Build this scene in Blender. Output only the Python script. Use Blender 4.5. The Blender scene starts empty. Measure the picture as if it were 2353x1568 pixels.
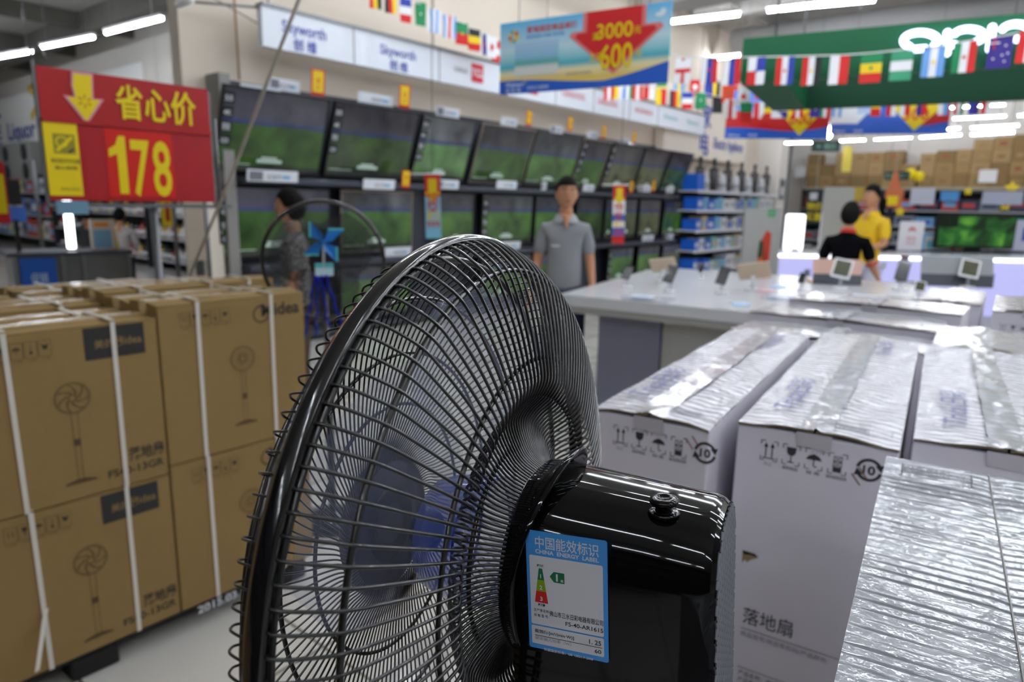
import bpy, bmesh, math, random
from mathutils import Vector, Matrix
random.seed(7)
sc = bpy.context.scene
# ------------------------------------------------------------------ camera, world, exposure
PW, PH, FPX = 2353, 1568, 1569.0
YAW, PITCH, ROLL, CAMH = math.radians(39.6), math.radians(11.5), math.atan(.02), 1.5
cf = Vector((-math.sin(YAW)*math.cos(PITCH), math.cos(YAW)*math.cos(PITCH), -math.sin(PITCH)))
r0 = Vector((math.cos(YAW), math.sin(YAW), 0)); u0 = r0.cross(cf)
cr = (r0*math.cos(ROLL) + u0*math.sin(ROLL)).normalized(); cu = cr.cross(cf)
CP = Vector((0, 0, CAMH))
cam = bpy.data.objects.new('camera', bpy.data.cameras.new('camera')); sc.collection.objects.link(cam); sc.camera = cam
cam.matrix_world = Matrix.Translation(CP) @ Matrix((cr, cu, -cf)).transposed().to_4x4()
cam.data.sensor_width = 36; cam.data.lens = FPX/PW*36; cam.data.clip_start = .02; cam.data.clip_end = 200
cam.data.dof.use_dof = True; cam.data.dof.focus_distance = .455; cam.data.dof.aperture_fstop = 7.2
sc.view_settings.view_transform = 'Standard'; sc.view_settings.look = 'None'; sc.view_settings.gamma = 1
sc.view_settings.use_curve_mapping = False; sc.view_settings.exposure = 0.42
sc.cycles.use_denoising = True; sc.cycles.max_bounces = 8; sc.cycles.transparent_max_bounces = 12
sc.cycles.caustics_reflective = False; sc.cycles.caustics_refractive = False; sc.cycles.sample_clamp_indirect = 6
w = bpy.data.worlds.new('world'); sc.world = w; w.use_nodes = True
w.node_tree.nodes['Background'].inputs[0].default_value = (.85, .9, 1, 1); w.node_tree.nodes['Background'].inputs[1].default_value = 0.06
def ray(x, y): return cf + cr*((x-PW/2)/FPX) - cu*((y-PH/2)/FPX)
def atX(x, y, X): d = ray(x, y); return CP + d*(X/d.x)
def atY(x, y, Y): d = ray(x, y); return CP + d*(Y/d.y)
def atZ(x, y, Z): d = ray(x, y); return CP + d*((Z-CAMH)/d.z)
def atD(x, y, D): return CP + ray(x, y)*D
V = Vector
# ------------------------------------------------------------------ materials
def lin(c):
    return tuple((v/12.92 if v <= .04045 else ((v+.055)/1.055)**2.4) for v in (x/255 for x in c))
MATS = {}
def mat(name, rgb, rough=.5, metal=0, coat=0, emit=0, alpha=1, trans=0, noise=0, nscale=20, bump=0, bscale=60, wave=0, ior=1.45, spec=.5, ecol=None, stretch=None):
    if name in MATS: return MATS[name]
    m = bpy.data.materials.new(name); m.use_nodes = True; nt = m.node_tree; b = nt.nodes['Principled BSDF']; MATS[name] = m
    c = lin(rgb)+(1,)
    b.inputs['Base Color'].default_value = c; b.inputs['Roughness'].default_value = rough; b.inputs['Metallic'].default_value = metal
    b.inputs['Coat Weight'].default_value = coat; b.inputs['Coat Roughness'].default_value = .06; b.inputs['IOR'].default_value = ior
    b.inputs['Specular IOR Level'].default_value = spec
    b.inputs['Alpha'].default_value = alpha; b.inputs['Transmission Weight'].default_value = trans
    if emit:
        b.inputs['Emission Color'].default_value = (lin(ecol) if ecol else c[:3])+(1,); b.inputs['Emission Strength'].default_value = emit
    tc = nt.nodes.new('ShaderNodeTexCoord')
    mp = nt.nodes.new('ShaderNodeMapping'); nt.links.new(tc.outputs['Object'], mp.inputs[0])
    if stretch: mp.inputs['Scale'].default_value = stretch
    nz = nt.nodes.new('ShaderNodeTexNoise'); nz.inputs['Scale'].default_value = nscale; nz.inputs['Detail'].default_value = 4; nt.links.new(mp.outputs[0], nz.inputs[0])
    mx = nt.nodes.new('ShaderNodeMix'); mx.data_type = 'RGBA'; nt.links.new(nz.outputs[0], mx.inputs[0])
    k = noise if noise else .03
    mx.inputs[6].default_value = tuple(v*(1-k) for v in c[:3])+(1,); mx.inputs[7].default_value = tuple(min(1, v*(1+k)) for v in c[:3])+(1,)
    nt.links.new(mx.outputs[2], b.inputs['Base Color'])
    if bump:
        bp = nt.nodes.new('ShaderNodeBump'); bp.inputs['Strength'].default_value = bump; bp.inputs['Distance'].default_value = .004
        n2 = nt.nodes.new('ShaderNodeTexNoise'); n2.inputs['Scale'].default_value = bscale; n2.inputs['Detail'].default_value = 3; nt.links.new(mp.outputs[0], n2.inputs[0])
        if wave:
            wv = nt.nodes.new('ShaderNodeTexWave'); wv.wave_type = 'BANDS'; wv.bands_direction = 'Y'; wv.inputs['Scale'].default_value = wave
            wv.inputs['Distortion'].default_value = 7; wv.inputs['Detail'].default_value = 3; wv.inputs['Detail Scale'].default_value = 1.2
            nt.links.new(tc.outputs['Object'], wv.inputs[0])
            ad = nt.nodes.new('ShaderNodeMath'); ad.operation = 'MULTIPLY_ADD'; nt.links.new(n2.outputs[0], ad.inputs[0]); ad.inputs[1].default_value = 3.2; nt.links.new(wv.outputs[1], ad.inputs[2])
            nt.links.new(ad.outputs[0], bp.inputs['Height'])
        else: nt.links.new(n2.outputs[0], bp.inputs['Height'])
        nt.links.new(bp.outputs[0], b.inputs['Normal']); nt.links.new(bp.outputs[0], b.inputs['Coat Normal'])
    return m
# ------------------------------------------------------------------ mesh builder
def frame(o, right, up):
    x = V(right).normalized(); z = x.cross(V(up)).normalized(); y = z.cross(x)
    m = Matrix((x, y, z)).transposed().to_4x4(); return Matrix.Translation(V(o)) @ m
TXT = {}
def text_mesh(s, bold=0.0):
    key = (s, bold)
    if key in TXT: return TXT[key]
    cu_ = bpy.data.curves.new('t', 'FONT'); cu_.body = s; cu_.size = 1; cu_.offset = bold; cu_.resolution_u = 3
    o = bpy.data.objects.new('t', cu_)
    s2 = bpy.data.scenes.get('tmp') or bpy.data.scenes.new('tmp'); s2.collection.objects.link(o)
    vl = s2.view_layers[0]; vl.update(); dg = vl.depsgraph; dg.update()
    me = bpy.data.meshes.new_from_object(o.evaluated_get(dg))
    vs = [v.co.copy() for v in me.vertices]; fs = [tuple(p.vertices) for p in me.polygons]
    bpy.data.objects.remove(o); bpy.data.curves.remove(cu_); bpy.data.meshes.remove(me)
    TXT[key] = (vs, fs); return TXT[key]
class MB:
    def __init__(s, T=None): s.v = []; s.f = []; s.m = []; s.sm = []; s.mats = []; s.T = T
    def mi(s, m):
        if m not in s.mats: s.mats.append(m)
        return s.mats.index(m)
    def add(s, vs, fs, m, T=None, smooth=False):
        n = len(s.v); i = s.mi(m)
        for p in vs:
            p = V(p)
            if T is not None: p = T @ p
            if s.T is not None: p = s.T @ p
            s.v.append(p)
        for f in fs: s.f.append([n+k for k in f]); s.m.append(i); s.sm.append(smooth)
        return s
    def box(s, a, b, m, T=None):
        x0, y0, z0 = a; x1, y1, z1 = b
        return s.add([(x0,y0,z0),(x1,y0,z0),(x1,y1,z0),(x0,y1,z0),(x0,y0,z1),(x1,y0,z1),(x1,y1,z1),(x0,y1,z1)],
                     [(0,3,2,1),(4,5,6,7),(0,1,5,4),(1,2,6,5),(2,3,7,6),(3,0,4,7)], m, T)
    def bevbox(s, a, b, r, m, T=None, seg=2):
        bm = bmesh.new(); x0, y0, z0 = a; x1, y1, z1 = b
        bmesh.ops.create_cube(bm, size=1)
        for v in bm.verts: v.co = V(((x0+x1)/2+v.co.x*(x1-x0), (y0+y1)/2+v.co.y*(y1-y0), (z0+z1)/2+v.co.z*(z1-z0)))
        bmesh.ops.bevel(bm, geom=bm.edges[:], offset=r, segments=seg, affect='EDGES', profile=.5)
        bm.verts.index_update()
        s.add([v.co.copy() for v in bm.verts], [[v.index for v in f.verts] for f in bm.faces], m, T, False); bm.free(); return s
    def quad(s, x0, y0, x1, y1, m, T, z=0): return s.add([(x0,y0,z),(x1,y0,z),(x1,y1,z),(x0,y1,z)], [(0,1,2,3)], m, T)
    def poly(s, pts, m, T=None, z=0): return s.add([(p[0],p[1],z) if len(p) == 2 else p for p in pts], [tuple(range(len(pts)))], m, T)
    def plate(s, x0, y0, x1, y1, th, m, T): return s.box((x0,y0,-th), (x1,y1,0), m, T)
    def prism(s, pts, z0, z1, m, T=None):
        n = len(pts); vs = [(p[0],p[1],z0) for p in pts]+[(p[0],p[1],z1) for p in pts]
        return s.add(vs, [tuple(range(n))[::-1], tuple(range(n,2*n))]+[(i,(i+1)%n,n+(i+1)%n,n+i) for i in range(n)], m, T)
    def tube(s, pts, r, m, n=8, T=None, closed=False, cap=True, rs=None):
        pts = [V(p) for p in pts]; N = len(pts); vs = []; fs = []
        prev = None
        for i, p in enumerate(pts):
            a = pts[(i-1) % N] if (i or closed) else p; b = pts[(i+1) % N] if (i < N-1 or closed) else p
            t = (b-a).normalized()
            if prev is None:
                h = V((0,0,1)) if abs(t.z) < .9 else V((1,0,0)); nn = t.cross(h).normalized()
            else: nn = (prev - t*prev.dot(t)).normalized()
            prev = nn; bb = t.cross(nn); rr = rs[i] if rs else r
            for k in range(n):
                q = 2*math.pi*k/n; vs.append(p + (nn*math.cos(q)+bb*math.sin(q))*rr)
        for i in range(N if closed else N-1):
            j = (i+1) % N
            for k in range(n): fs.append((i*n+k, j*n+k, j*n+(k+1)%n, i*n+(k+1)%n))
        if cap and not closed: fs.append(tuple(range(n))); fs.append(tuple(range((N-1)*n, N*n))[::-1])
        return s.add(vs, fs, m, T, True)
    def lathe(s, prof, m, T=None, n=48, smooth=True, closed=False):   # prof: (radius, z)
        vs = []; fs = []; P = len(prof)
        for k in range(n):
            q = 2*math.pi*k/n
            for r_, z in prof: vs.append((r_*math.cos(q), r_*math.sin(q), z))
        for k in range(n):
            l = (k+1) % n
            for i in range(P if closed else P-1):
                j = (i+1) % P; fs.append((k*P+i, l*P+i, l*P+j, k*P+j))
        return s.add(vs, fs, m, T, smooth)
    def ring(s, cx, cy, r1, r2, m, T, a0=0, a1=360, n=40, z=0, sx=1, sy=1):
        vs = []; k = max(3, int(n*abs(a1-a0)/360))
        for i in range(k+1):
            q = math.radians(a0+(a1-a0)*i/k)
            vs += [(cx+r1*sx*math.cos(q), cy+r1*sy*math.sin(q), z), (cx+r2*sx*math.cos(q), cy+r2*sy*math.sin(q), z)]
        return s.add(vs, [(2*i, 2*i+1, 2*i+3, 2*i+2) for i in range(k)], m, T)
    def disc(s, cx, cy, r, m, T, n=28, z=0, sx=1, sy=1): return s.poly([(cx+r*sx*math.cos(2*math.pi*i/n), cy+r*sy*math.sin(2*math.pi*i/n)) for i in range(n)], m, T, z)
    def line(s, pts, w, m, T, z=0):
        for a, b in zip(pts, pts[1:]):
            a = V((a[0],a[1],z)); b = V((b[0],b[1],z)); d = (b-a).normalized(); n_ = V((-d.y,d.x,0))*w/2
            s.add([a-n_, b-n_, b+n_, a+n_], [(0,1,2,3)], m, T)
        return s
    def text(s, txt, x, y, size, m, T, bold=0.0, align='L', z=0, wid=None, sx=1):
        vs, fs = text_mesh(txt, bold)
        if not vs: return s
        x0 = min(v.x for v in vs); x1 = max(v.x for v in vs); k = size
        kx = (wid/(x1-x0)) if wid else k*sx
        off = {'L': -x0*kx, 'C': -(x0+x1)/2*kx, 'R': -x1*kx}[align]
        return s.add([(v.x*kx+off+x, v.y*k+y, z) for v in vs], fs, m, T)
    def sphere(s, c, r, m, T=None, seg=16, rings=10):
        rx, ry, rz = r if isinstance(r, tuple) else (r, r, r)
        prof = []; vs = [];  fs = []
        for i in range(rings+1):
            ph = math.pi*i/rings
            for k in range(seg):
                q = 2*math.pi*k/seg; vs.append((c[0]+rx*math.sin(ph)*math.cos(q), c[1]+ry*math.sin(ph)*math.sin(q), c[2]+rz*math.cos(ph)))
        for i in range(rings):
            for k in range(seg): fs.append((i*seg+k, (i+1)*seg+k, (i+1)*seg+(k+1)%seg, i*seg+(k+1)%seg))
        return s.add(vs, fs, m, T, True)
    def build(s, name, parent=None, kind=None):
        me = bpy.data.meshes.new(name)
        inv = parent_world(parent).inverted() if parent is not None else None
        vs = [(inv @ v if inv is not None else v) for v in s.v]
        o = bpy.data.objects.new(name, me)
        if parent is None and vs and not kind:
            c = V((sum(v.x for v in vs)/len(vs), sum(v.y for v in vs)/len(vs), min(v.z for v in vs))); vs = [v-c for v in vs]; o.location = c
        me.from_pydata([tuple(v) for v in vs], [], s.f)
        for m in s.mats: me.materials.append(m)
        me.polygons.foreach_set('material_index', s.m); me.polygons.foreach_set('use_smooth', s.sm); me.update(); me.validate()
        sc.collection.objects.link(o)
        if parent is not None: o.parent = parent
        if kind: o['kind'] = kind
        return o
WM = {}
def parent_world(p):
    m = p.matrix_basis.copy()
    while p.parent is not None: p = p.parent; m = p.matrix_basis @ m
    return m
def tag(o, label, cat, group=None):
    o['label'] = label; o['category'] = cat
    if group: o['group'] = group
    return o
def thing(name, label, cat, loc=(0,0,0), group=None, M=None):
    o = bpy.data.objects.new(name, None); sc.collection.objects.link(o); o.empty_display_size = .1
    if M is not None: o.matrix_basis = M
    else: o.location = loc
    return tag(o, label, cat, group)
def copy_tree(o, parent=None):
    c = o.copy(); sc.collection.objects.link(c); c.parent = parent
    for ch in list(o.children): copy_tree(ch, c)
    return c
def rz(deg): return Matrix.Rotation(math.radians(deg), 4, 'Z')
BLACK = mat('black_ink', (28,28,30), .6)
# ------------------------------------------------------------------ the setting
I4 = Matrix.Identity(4)
def floor_mat():
    m = mat('floor_tile', (205,198,186), .16, coat=.5); nt = m.node_tree; b = nt.nodes['Principled BSDF']
    br = nt.nodes.new('ShaderNodeTexBrick'); br.offset = 0; br.inputs['Scale'].default_value = 1; br.inputs['Brick Width'].default_value = .6; br.inputs['Row Height'].default_value = .6
    br.inputs['Mortar Size'].default_value = .006; br.inputs['Color1'].default_value = lin((222,219,212))+(1,); br.inputs['Color2'].default_value = lin((214,211,203))+(1,); br.inputs['Mortar'].default_value = lin((110,104,95))+(1,)
    tc = nt.nodes.new('ShaderNodeTexCoord'); nt.links.new(tc.outputs['Object'], br.inputs[0]); nt.links.new(br.outputs[0], b.inputs['Base Color']); return m
WALL = mat('cream_wall', (228,216,200), .75, noise=.03, nscale=2)
WALL2 = mat('cream_wall_far', (224,219,212), .75, noise=.03, nscale=2)
CEIL = mat('grey_ceiling', (160,158,152), .8, noise=.12, nscale=3)
CEILD = mat('dark_ceiling', (92,90,84), .85, noise=.2, nscale=4)
STEEL = mat('grey_steel', (120,122,124), .4, metal=.7)
DARK = mat('dark_metal', (42,44,50), .45)
WHITE = mat('white_paint', (232,232,232), .4)
MB().box((-30,-12,-.1), (16,24,0), floor_mat()).build('floor', kind='structure')
MB().box((-30,-8,5.2), (16,24,5.4), CEIL).build('ceiling', kind='structure')
MB().box((-6.80,3.15,0), (-6.62,18.1,5.2), WALL).build('wall_left', kind='structure')
MB().box((-30,7,0), (-6.80,7.3,5.2), WALL2).build('wall_far_left', kind='structure')
MB().box((-6.8,20.6,0), (16,20.9,5.2), WALL2).build('wall_back', kind='structure')
MB().box((-6.62,17.5,0), (-6.05,18.1,5.2), WALL2).build('wall_pillar', kind='structure')
MB().box((-30,-8,0), (16,-7.8,5.2), WALL2).build('wall_front', kind='structure')
MB().box((-30,-7.8,0), (-29.8,7,5.2), WALL2).build('wall_hall', kind='structure')
MB().box((15.8,-7.8,0), (16,20.6,5.2), WALL2).build('wall_right', kind='structure')
# ceiling beams and soffits
mb = MB()
mb.box((-6.88,3.3,4.45), (-6.86,3.3,4.45), CEILD) if False else None
for i, y in enumerate((1.0,3.2,5.9)):
    MB().box((-29,y,4.75), (-6.95,y+.28,5.2), CEILD).build('ceiling_beam', kind='structure')
for x in (-24,-20.5,-17,-13.5,-10):
    MB().box((x,-3,4.9), (x+.22,7,5.2), CEILD).build('ceiling_beam', kind='structure')
for y in (9,12.2,15.4,18.4):
    MB().box((-6.0,y,4.75), (15.8,y+.3,5.2), CEIL).build('ceiling_beam', kind='structure')
for x in (-5.4,-1.2,3):
    MB().box((x,4,4.85), (x+.25,20.6,5.2), CEIL).build('ceiling_beam', kind='structure')
DUCT = mat('duct_grey', (165,166,166), .5, noise=.08)
d_ = MB(); d_.tube([(-5.9,13.8,4.7), (6,14.3,4.7)], .22, DUCT, 20); tag(d_.build('ventilation_duct'), 'round grey ventilation duct running under the ceiling beams', 'duct')
d_ = MB(); d_.bevbox((-29,2.2,4.5), (-7.2,2.9,4.8), .03, DUCT); tag(d_.build('ventilation_duct'), 'square grey duct under the dark ceiling at far left', 'duct')
d_ = MB(); d_.box((-5.9,10.2,4.55), (8,10.75,4.85), DUCT); tag(d_.build('ventilation_duct'), 'flat grey duct above the row of ceiling lamps', 'duct')
for i, yy in enumerate((9.6, 11.1, 17.0)):
    p = MB(); p.tube([(-5.9,yy,4.95),(12,yy+.2,4.95)], .03, STEEL, 6); tag(p.build('ceiling_pipe'), ['thin steel pipe under the ceiling over the hanging promotion board','thin steel pipe under the ceiling beside the long lamps','thin steel pipe under the ceiling near the back wall'][i], 'pipe')
# lamps
TUBE = mat('lamp_tube', (255,255,255), .5, emit=52, ecol=(240,246,255))
def lamp(p, q, label, group=None, r=.035):
    p, q = V(p), V(q); t = thing('tube_lamp', label, 'lamp', tuple((p+q)/2), group)
    m = MB(); m.tube([p, q], r, TUBE, 8); m.build('lamp_tube', t)
    d = (q-p).normalized(); nrm = V((-d.y, d.x, 0)).normalized(); m = MB(); hs = min(1, r/.035)
    F = frame((p+q)/2, d, nrm); L = (q-p).length/2
    m.box((-L-.03,-.05*hs,r*1.05), (L+.03,.05*hs,r*1.05+.04), WHITE, F); m.build('lamp_housing', t)
    z0 = max(p.z,q.z)+r+.03
    for k in (-.8, .8):
        c = (p+q)/2 + d*L*k; MB().tube([(c.x,c.y,z0),(c.x,c.y,5.2)], .006, STEEL, 5).build('hanger_wire', t)
    return t
ZL = 4.6
for i, (a, b) in enumerate((((-14,134),(72,119)), ((96,109),(214,86)), ((244,76),(372,43)))):
    lamp(atZ(*a,3.9), atZ(*b,3.9), ['long lamp at the far left end of the upper left row','middle lamp of the row over the red price board','right lamp of the row over the red price board, nearest the cream wall'][i], r=.022)
vis = [((1270,-6),(1352,18),'lamp cut by the top edge above the blue promotion board'),((1545,50),(1698,33),'single long lamp right of the blue promotion board'),
 ((1765,24),(1876,12),'left of the two end-to-end lamps above the green canopy'),((1880,12),(2010,0),'right of the two end-to-end lamps above the green canopy')]
for a, b, l in vis: lamp(atZ(*a,ZL), atZ(*b,ZL), l, r=.03)
for a, b, l in (((1640,134),(1698,128),'short lamp left of the green canopy corner'),((1590,132),(1613,148),'lamp seen end-on between the two flag strings'),((1638,156),(1664,176),'lower lamp seen end-on beside the white flag with the red cross'),((1561,124),(1580,128),'small distant lamp just right of the blue promotion board'),((1544,108),(1549,114),'tiny lamp touching the right edge of the blue promotion board')):
    lamp(atZ(*a,4.55), atZ(*b,4.55), l, r=.03)
for a, b, l in (((2183,248),(2308,241),'topmost lamp under the green canopy at right'),((2192,273),(2310,267),'second lamp down under the green canopy at right'),((2232,294),(2340,288),'third lamp down near the right edge under the canopy'),((2232,310),(2330,304),'fourth lamp down near the right edge under the canopy'),
   ((2115,316),(2208,310),'lamp above the tall pile of cartons, left of the others'),((2175,298),(2204,295),'short lamp beside the yellow price arrow'),((1805,329),(1868,328),'lamp below the red promotion board'),((1930,324),(1987,322),'lamp right of the black exit sign'),((2010,321),(2095,317),'dim lamp right of the small round lights'),((2340,266),(2360,264),'lamp at the right picture edge under the canopy')):
    d = 14.5 if a[0] > 2100 and a[1] < 311 else 17
    d += (a[1] % 7)*.35
    lamp(atY(*a,d), atY(*b,d), l, r=.012 if a[0] != 2010 else .006)
for k, (x, y) in enumerate(((1905,300),(1902,311))):
    m = MB(); m.sphere(atY(x,y,15), .07, TUBE); m.tube([atY(x,y,15), atY(x,y,15)+V((0,0,5.2-atY(x,y,15).z))], .008, STEEL, 5)
    tag(m.build('round_lamp'), ['upper round lamp hanging between the two far promotion boards','lower round lamp hanging between the two far promotion boards'][k], 'lamp')
for yy, xs in ((-4.6,(-.8,.8,2.4,4.0)), (-1.6,(-.2,1.4,3.0,4.6)), (1.0,(1.6,3.2,4.8)), (3.0,(-4.4,-2.8,-1.2,.4,2.0,3.6)), (8.4,(-5.0,-3.4,-1.8,-.2)), (5.0,(-5.2,-3.6,-2,-.4,1.2,2.8,4.4)), (7.0,(-5.2,-3.6,-2,-.4,1.2,2.8,4.4))):  # unseen rows, some added to brighten carton fronts and far boards
    for xx in xs:
        lamp((xx-.62,yy-.02,4.4), (xx+.62,yy+.02,4.4), 'white tube lamp in the overhead rows out of the picture above the aisle', 'overhead tube lamps', r=.022)
for yy in (9.3, 13.2, 16.6, 19.2):
    for xx in (3.5, 6.5, 10): lamp((xx-.62,yy,4.5), (xx+.62,yy,4.5), 'white tube lamp above the right part of the shop', 'right side tube lamps', r=.03)
for yy in (0, 3.6):
    for xx in (-23,-19,-15,-11): lamp((xx-.62,yy,4.6), (xx+.62,yy,4.6), 'white tube lamp in the left hall', 'left hall tube lamps', r=.03)
for xx in (-4.9,-3.3,-1.7,-.1,1.5): lamp((xx-.62,18.9,4.9),(xx+.62,18.92,4.9), 'white tube lamp added above the carton piles to brighten the back wall', 'added back wall tube lamps', r=.015)  # lamp row added to brighten the back area
# long white brand board on the cream wall
SIGNW = mat('sign_white', (226,232,242), .35)
FX = lambda X, z=0, y=0: frame((X, y, z), (0,1,0), (0,0,1))     # plane facing +X, x = world Y, y = world Z
bd = thing('brand_fascia_board', 'long white board with shop display names above the wall of screens', 'sign', (-6.3,3.75,2.9))
m = MB(); m.box((-6.3,3.75,2.90), (-6.22,13.45,3.26), SIGNW); m.box((-6.32,3.75,3.26), (-6.2,13.45,3.285), STEEL)
for yy in (4.8,6.05,7.3,8.4,9.4,10.5,11.5): m.box((-6.222,yy,2.90), (-6.217,yy+.012,3.26), STEEL)
m.build('board_panel', bd)
BL = mat('sign_blue', (50,70,170), .5); RD = mat('sign_red', (200,40,50), .5); RDP = mat('sign_pale_red', (214,110,120), .5); TL = mat('sign_teal', (130,190,195), .5)
F = FX(-6.215)
def word(fn):
    m = MB(F); fn(m); m.build('lettering', bd)
word(lambda m: (m.text('Skyworth', 4.21, 3.07, .15, BL, None, .008, 'C', wid=.50), m.text('创 维', 4.21, 2.93, .12, BL, None, .015, 'C')))
word(lambda m: (m.text('Skyworth', 5.42, 3.07, .14, BL, None, .008, 'C', wid=.52), m.text('创 维', 5.42, 2.93, .12, BL, None, .015, 'C')))
word(lambda m: m.text('王牌电视', 6.42, 3.06, .06, STEEL, None, 0, 'C'))
for yc, w_ in ((6.72,.22),(7.86,.22)): word(lambda m: (m.quad(yc-w_/2,2.98,yc+w_/2,3.2, RD, None, .001), m.text('TCL', yc,3.05,.12, SIGNW, None,.02,'C', z=.003)))
for t_, yc, s_, c_, w_ in (('CHANGHONG',8.85,.13,RDP,.6),('CHANGHONG',9.8,.13,RDP,.6),('KONKA',11.0,.11,RD,.6),('Hisense',12.0,.13,TL,.55),('Hisense',12.9,.12,TL,.5)): word(lambda m: m.text(t_, yc, 3.05, s_, c_, None, .01, 'C', wid=w_))
for yy in (3.85,6.0,8.2,10.6,13.2): MB().tube([(-6.26,yy,3.28),(-6.26,yy,5.2)], .006, STEEL, 5).build('hanger_wire', bd)
MB().tube([(-6.26,3.75,3.24),(-6.26,3.1,3.15)], .012, STEEL, 6).build('support_arm', bd)
MB().tube([(-6.28,3.75,3.1),(-6.28,3.1,3.3)], .006, STEEL, 5).build('support_arm', bd)
MB().tube([(-6.5,3.1,3.16),(-6.24,3.1,3.16)], .03, WHITE, 12).build('wall_anchor', bd)
m = MB(); m.tube([(-6.45,3.6,5.2),(-6.45,3.62,2.6)], .012, mat('tan_wire',(180,150,110),.6), 6); tag(m.build('wall_cable'), 'thin tan cable hanging down the cream wall left of the white board', 'cable')
for i, (x, y, z, w_, d_, h) in enumerate(((-2.3,-0.78,0,.6,.5,.55),(-1.65,-0.83,0,.6,.5,.55),(-2.25,-0.78,.552,.6,.5,.55),(-1.62,-0.81,.552,.6,.5,.55),(-2.0,-0.78,1.104,.7,.5,.5),(-1.0,-0.88,0,.6,.5,.6),(-1.0,-0.86,.602,.6,.5,.5))):  # unseen pile added to darken the lower brown cartons and floor
    m = MB(); m.bevbox((x,y,z),(x+w_,y+d_,z+h),.004,mat('shade_pile_brown',(120,96,62),.8)); tag(m.build('stock_carton'), 'unseen brown carton added behind the camera to shade the left stack', 'box', 'unseen cartons added for shade')
# unseen dark rack added behind the camera to darken fan housing reflections
rk = thing('added_rack', 'tall dark unseen rack added behind the camera to darken reflections', 'rack', (0,-2.4,0))
m = MB(); m.box((-7,-2.7,0),(6,-2.62,2.6),mat('rack_dark',(20,20,22),.7)); m.build('back_panel', rk)
for zz in (.1,.7,1.3,1.9,2.55): m = MB(); m.box((-7,-2.62,zz),(6,-2.1,zz+.04),MATS['rack_dark']); m.build('rack_board', rk)
SCRE = 0.42
# ------------------------------------------------------------------ wall of television sets
def screen_mat(name, green, crowd, seed, st):
    g_ = sum(green)/3; green = tuple((v*.8+g_*.2)*.9 for v in green); crowd = tuple(v*.85 for v in crowd)
    m = bpy.data.materials.new(name); m.use_nodes = True; nt = m.node_tree; b = nt.nodes['Principled BSDF']; N = nt.nodes.new; L = nt.links.new
    b.inputs['Base Color'].default_value = (.01,.01,.012,1); b.inputs['Roughness'].default_value = .12
    tc = N('ShaderNodeTexCoord'); sp = N('ShaderNodeSeparateXYZ'); L(tc.outputs['Object'], sp.inputs[0])
    nz = N('ShaderNodeTexNoise'); nz.inputs['Scale'].default_value = 3.5; nz.inputs['Detail'].default_value = 5; nz.noise_dimensions = '4D'; nz.inputs['W'].default_value = seed; L(tc.outputs['Object'], nz.inputs[0])
    n2 = N('ShaderNodeTexNoise'); n2.inputs['Scale'].default_value = 40; nz.noise_dimensions = '4D'; L(tc.outputs['Object'], n2.inputs[0])
    ad = N('ShaderNodeMath'); ad.operation = 'MULTIPLY_ADD'; L(nz.outputs[0], ad.inputs[0]); ad.inputs[1].default_value = .05; L(sp.outputs[2], ad.inputs[2])
    cr_ = N('ShaderNodeValToRGB'); L(ad.outputs[0], cr_.inputs[0]); e = cr_.color_ramp; e.interpolation = 'LINEAR'
    g = lin(green); k = lin(crowd)
    stops = [(0,(.03,.035,.03)), (.09,(.045,.05,.045)), (.1,tuple(v*.75 for v in g)), (.3,g), (.485,tuple(v*1.05 for v in g)), (.495,lin((52,62,120))), (.53,lin((70,80,120))), (.55,k), (.7,tuple(v*.8 for v in k)), (.8,tuple(v*.55 for v in k))]
    while len(e.elements) < len(stops): e.elements.new(.5)
    for el, (p, c) in zip(e.elements, stops): el.position = p; el.color = tuple(c)+(1,)
    mx = N('ShaderNodeMix'); mx.data_type = 'RGBA'; mx.blend_type = 'MULTIPLY'; mx.inputs[0].default_value = .85; L(cr_.outputs[0], mx.inputs[6])
    c2 = N('ShaderNodeValToRGB'); L(nz.outputs[0], c2.inputs[0]); c2.color_ramp.elements[0].position = .3; c2.color_ramp.elements[0].color = (.25,.25,.28,1); c2.color_ramp.elements[1].position = .7; c2.color_ramp.elements[1].color = (1.5,1.5,1.35,1)
    L(c2.outputs[0], mx.inputs[7]); L(mx.outputs[2], b.inputs['Emission Color']); b.inputs['Emission Strength'].default_value = st; return m
SCR = [screen_mat('football_picture_%d' % i, *a) for i, a in enumerate((((66,118,38),(98,98,118),1,SCRE), ((72,112,46),(92,90,100),4,SCRE*.8), ((100,160,84),(120,126,136),7,SCRE*1.1), ((70,124,40),(84,84,92),11,SCRE), ((84,140,58),(100,104,112),15,SCRE), ((112,124,88),(110,108,112),19,SCRE*.9)))]
BEZ = mat('tv_bezel_black', (22,23,26), .3); BEZS = mat('tv_bezel_silver', (150,140,130), .35, metal=.6); STRIP = mat('sticker_black', (30,32,38), .5); STW = mat('sticker_white', (215,220,225), .5)
CAPT = mat('caption_glow', (170,190,180), .5, emit=.25)
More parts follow.
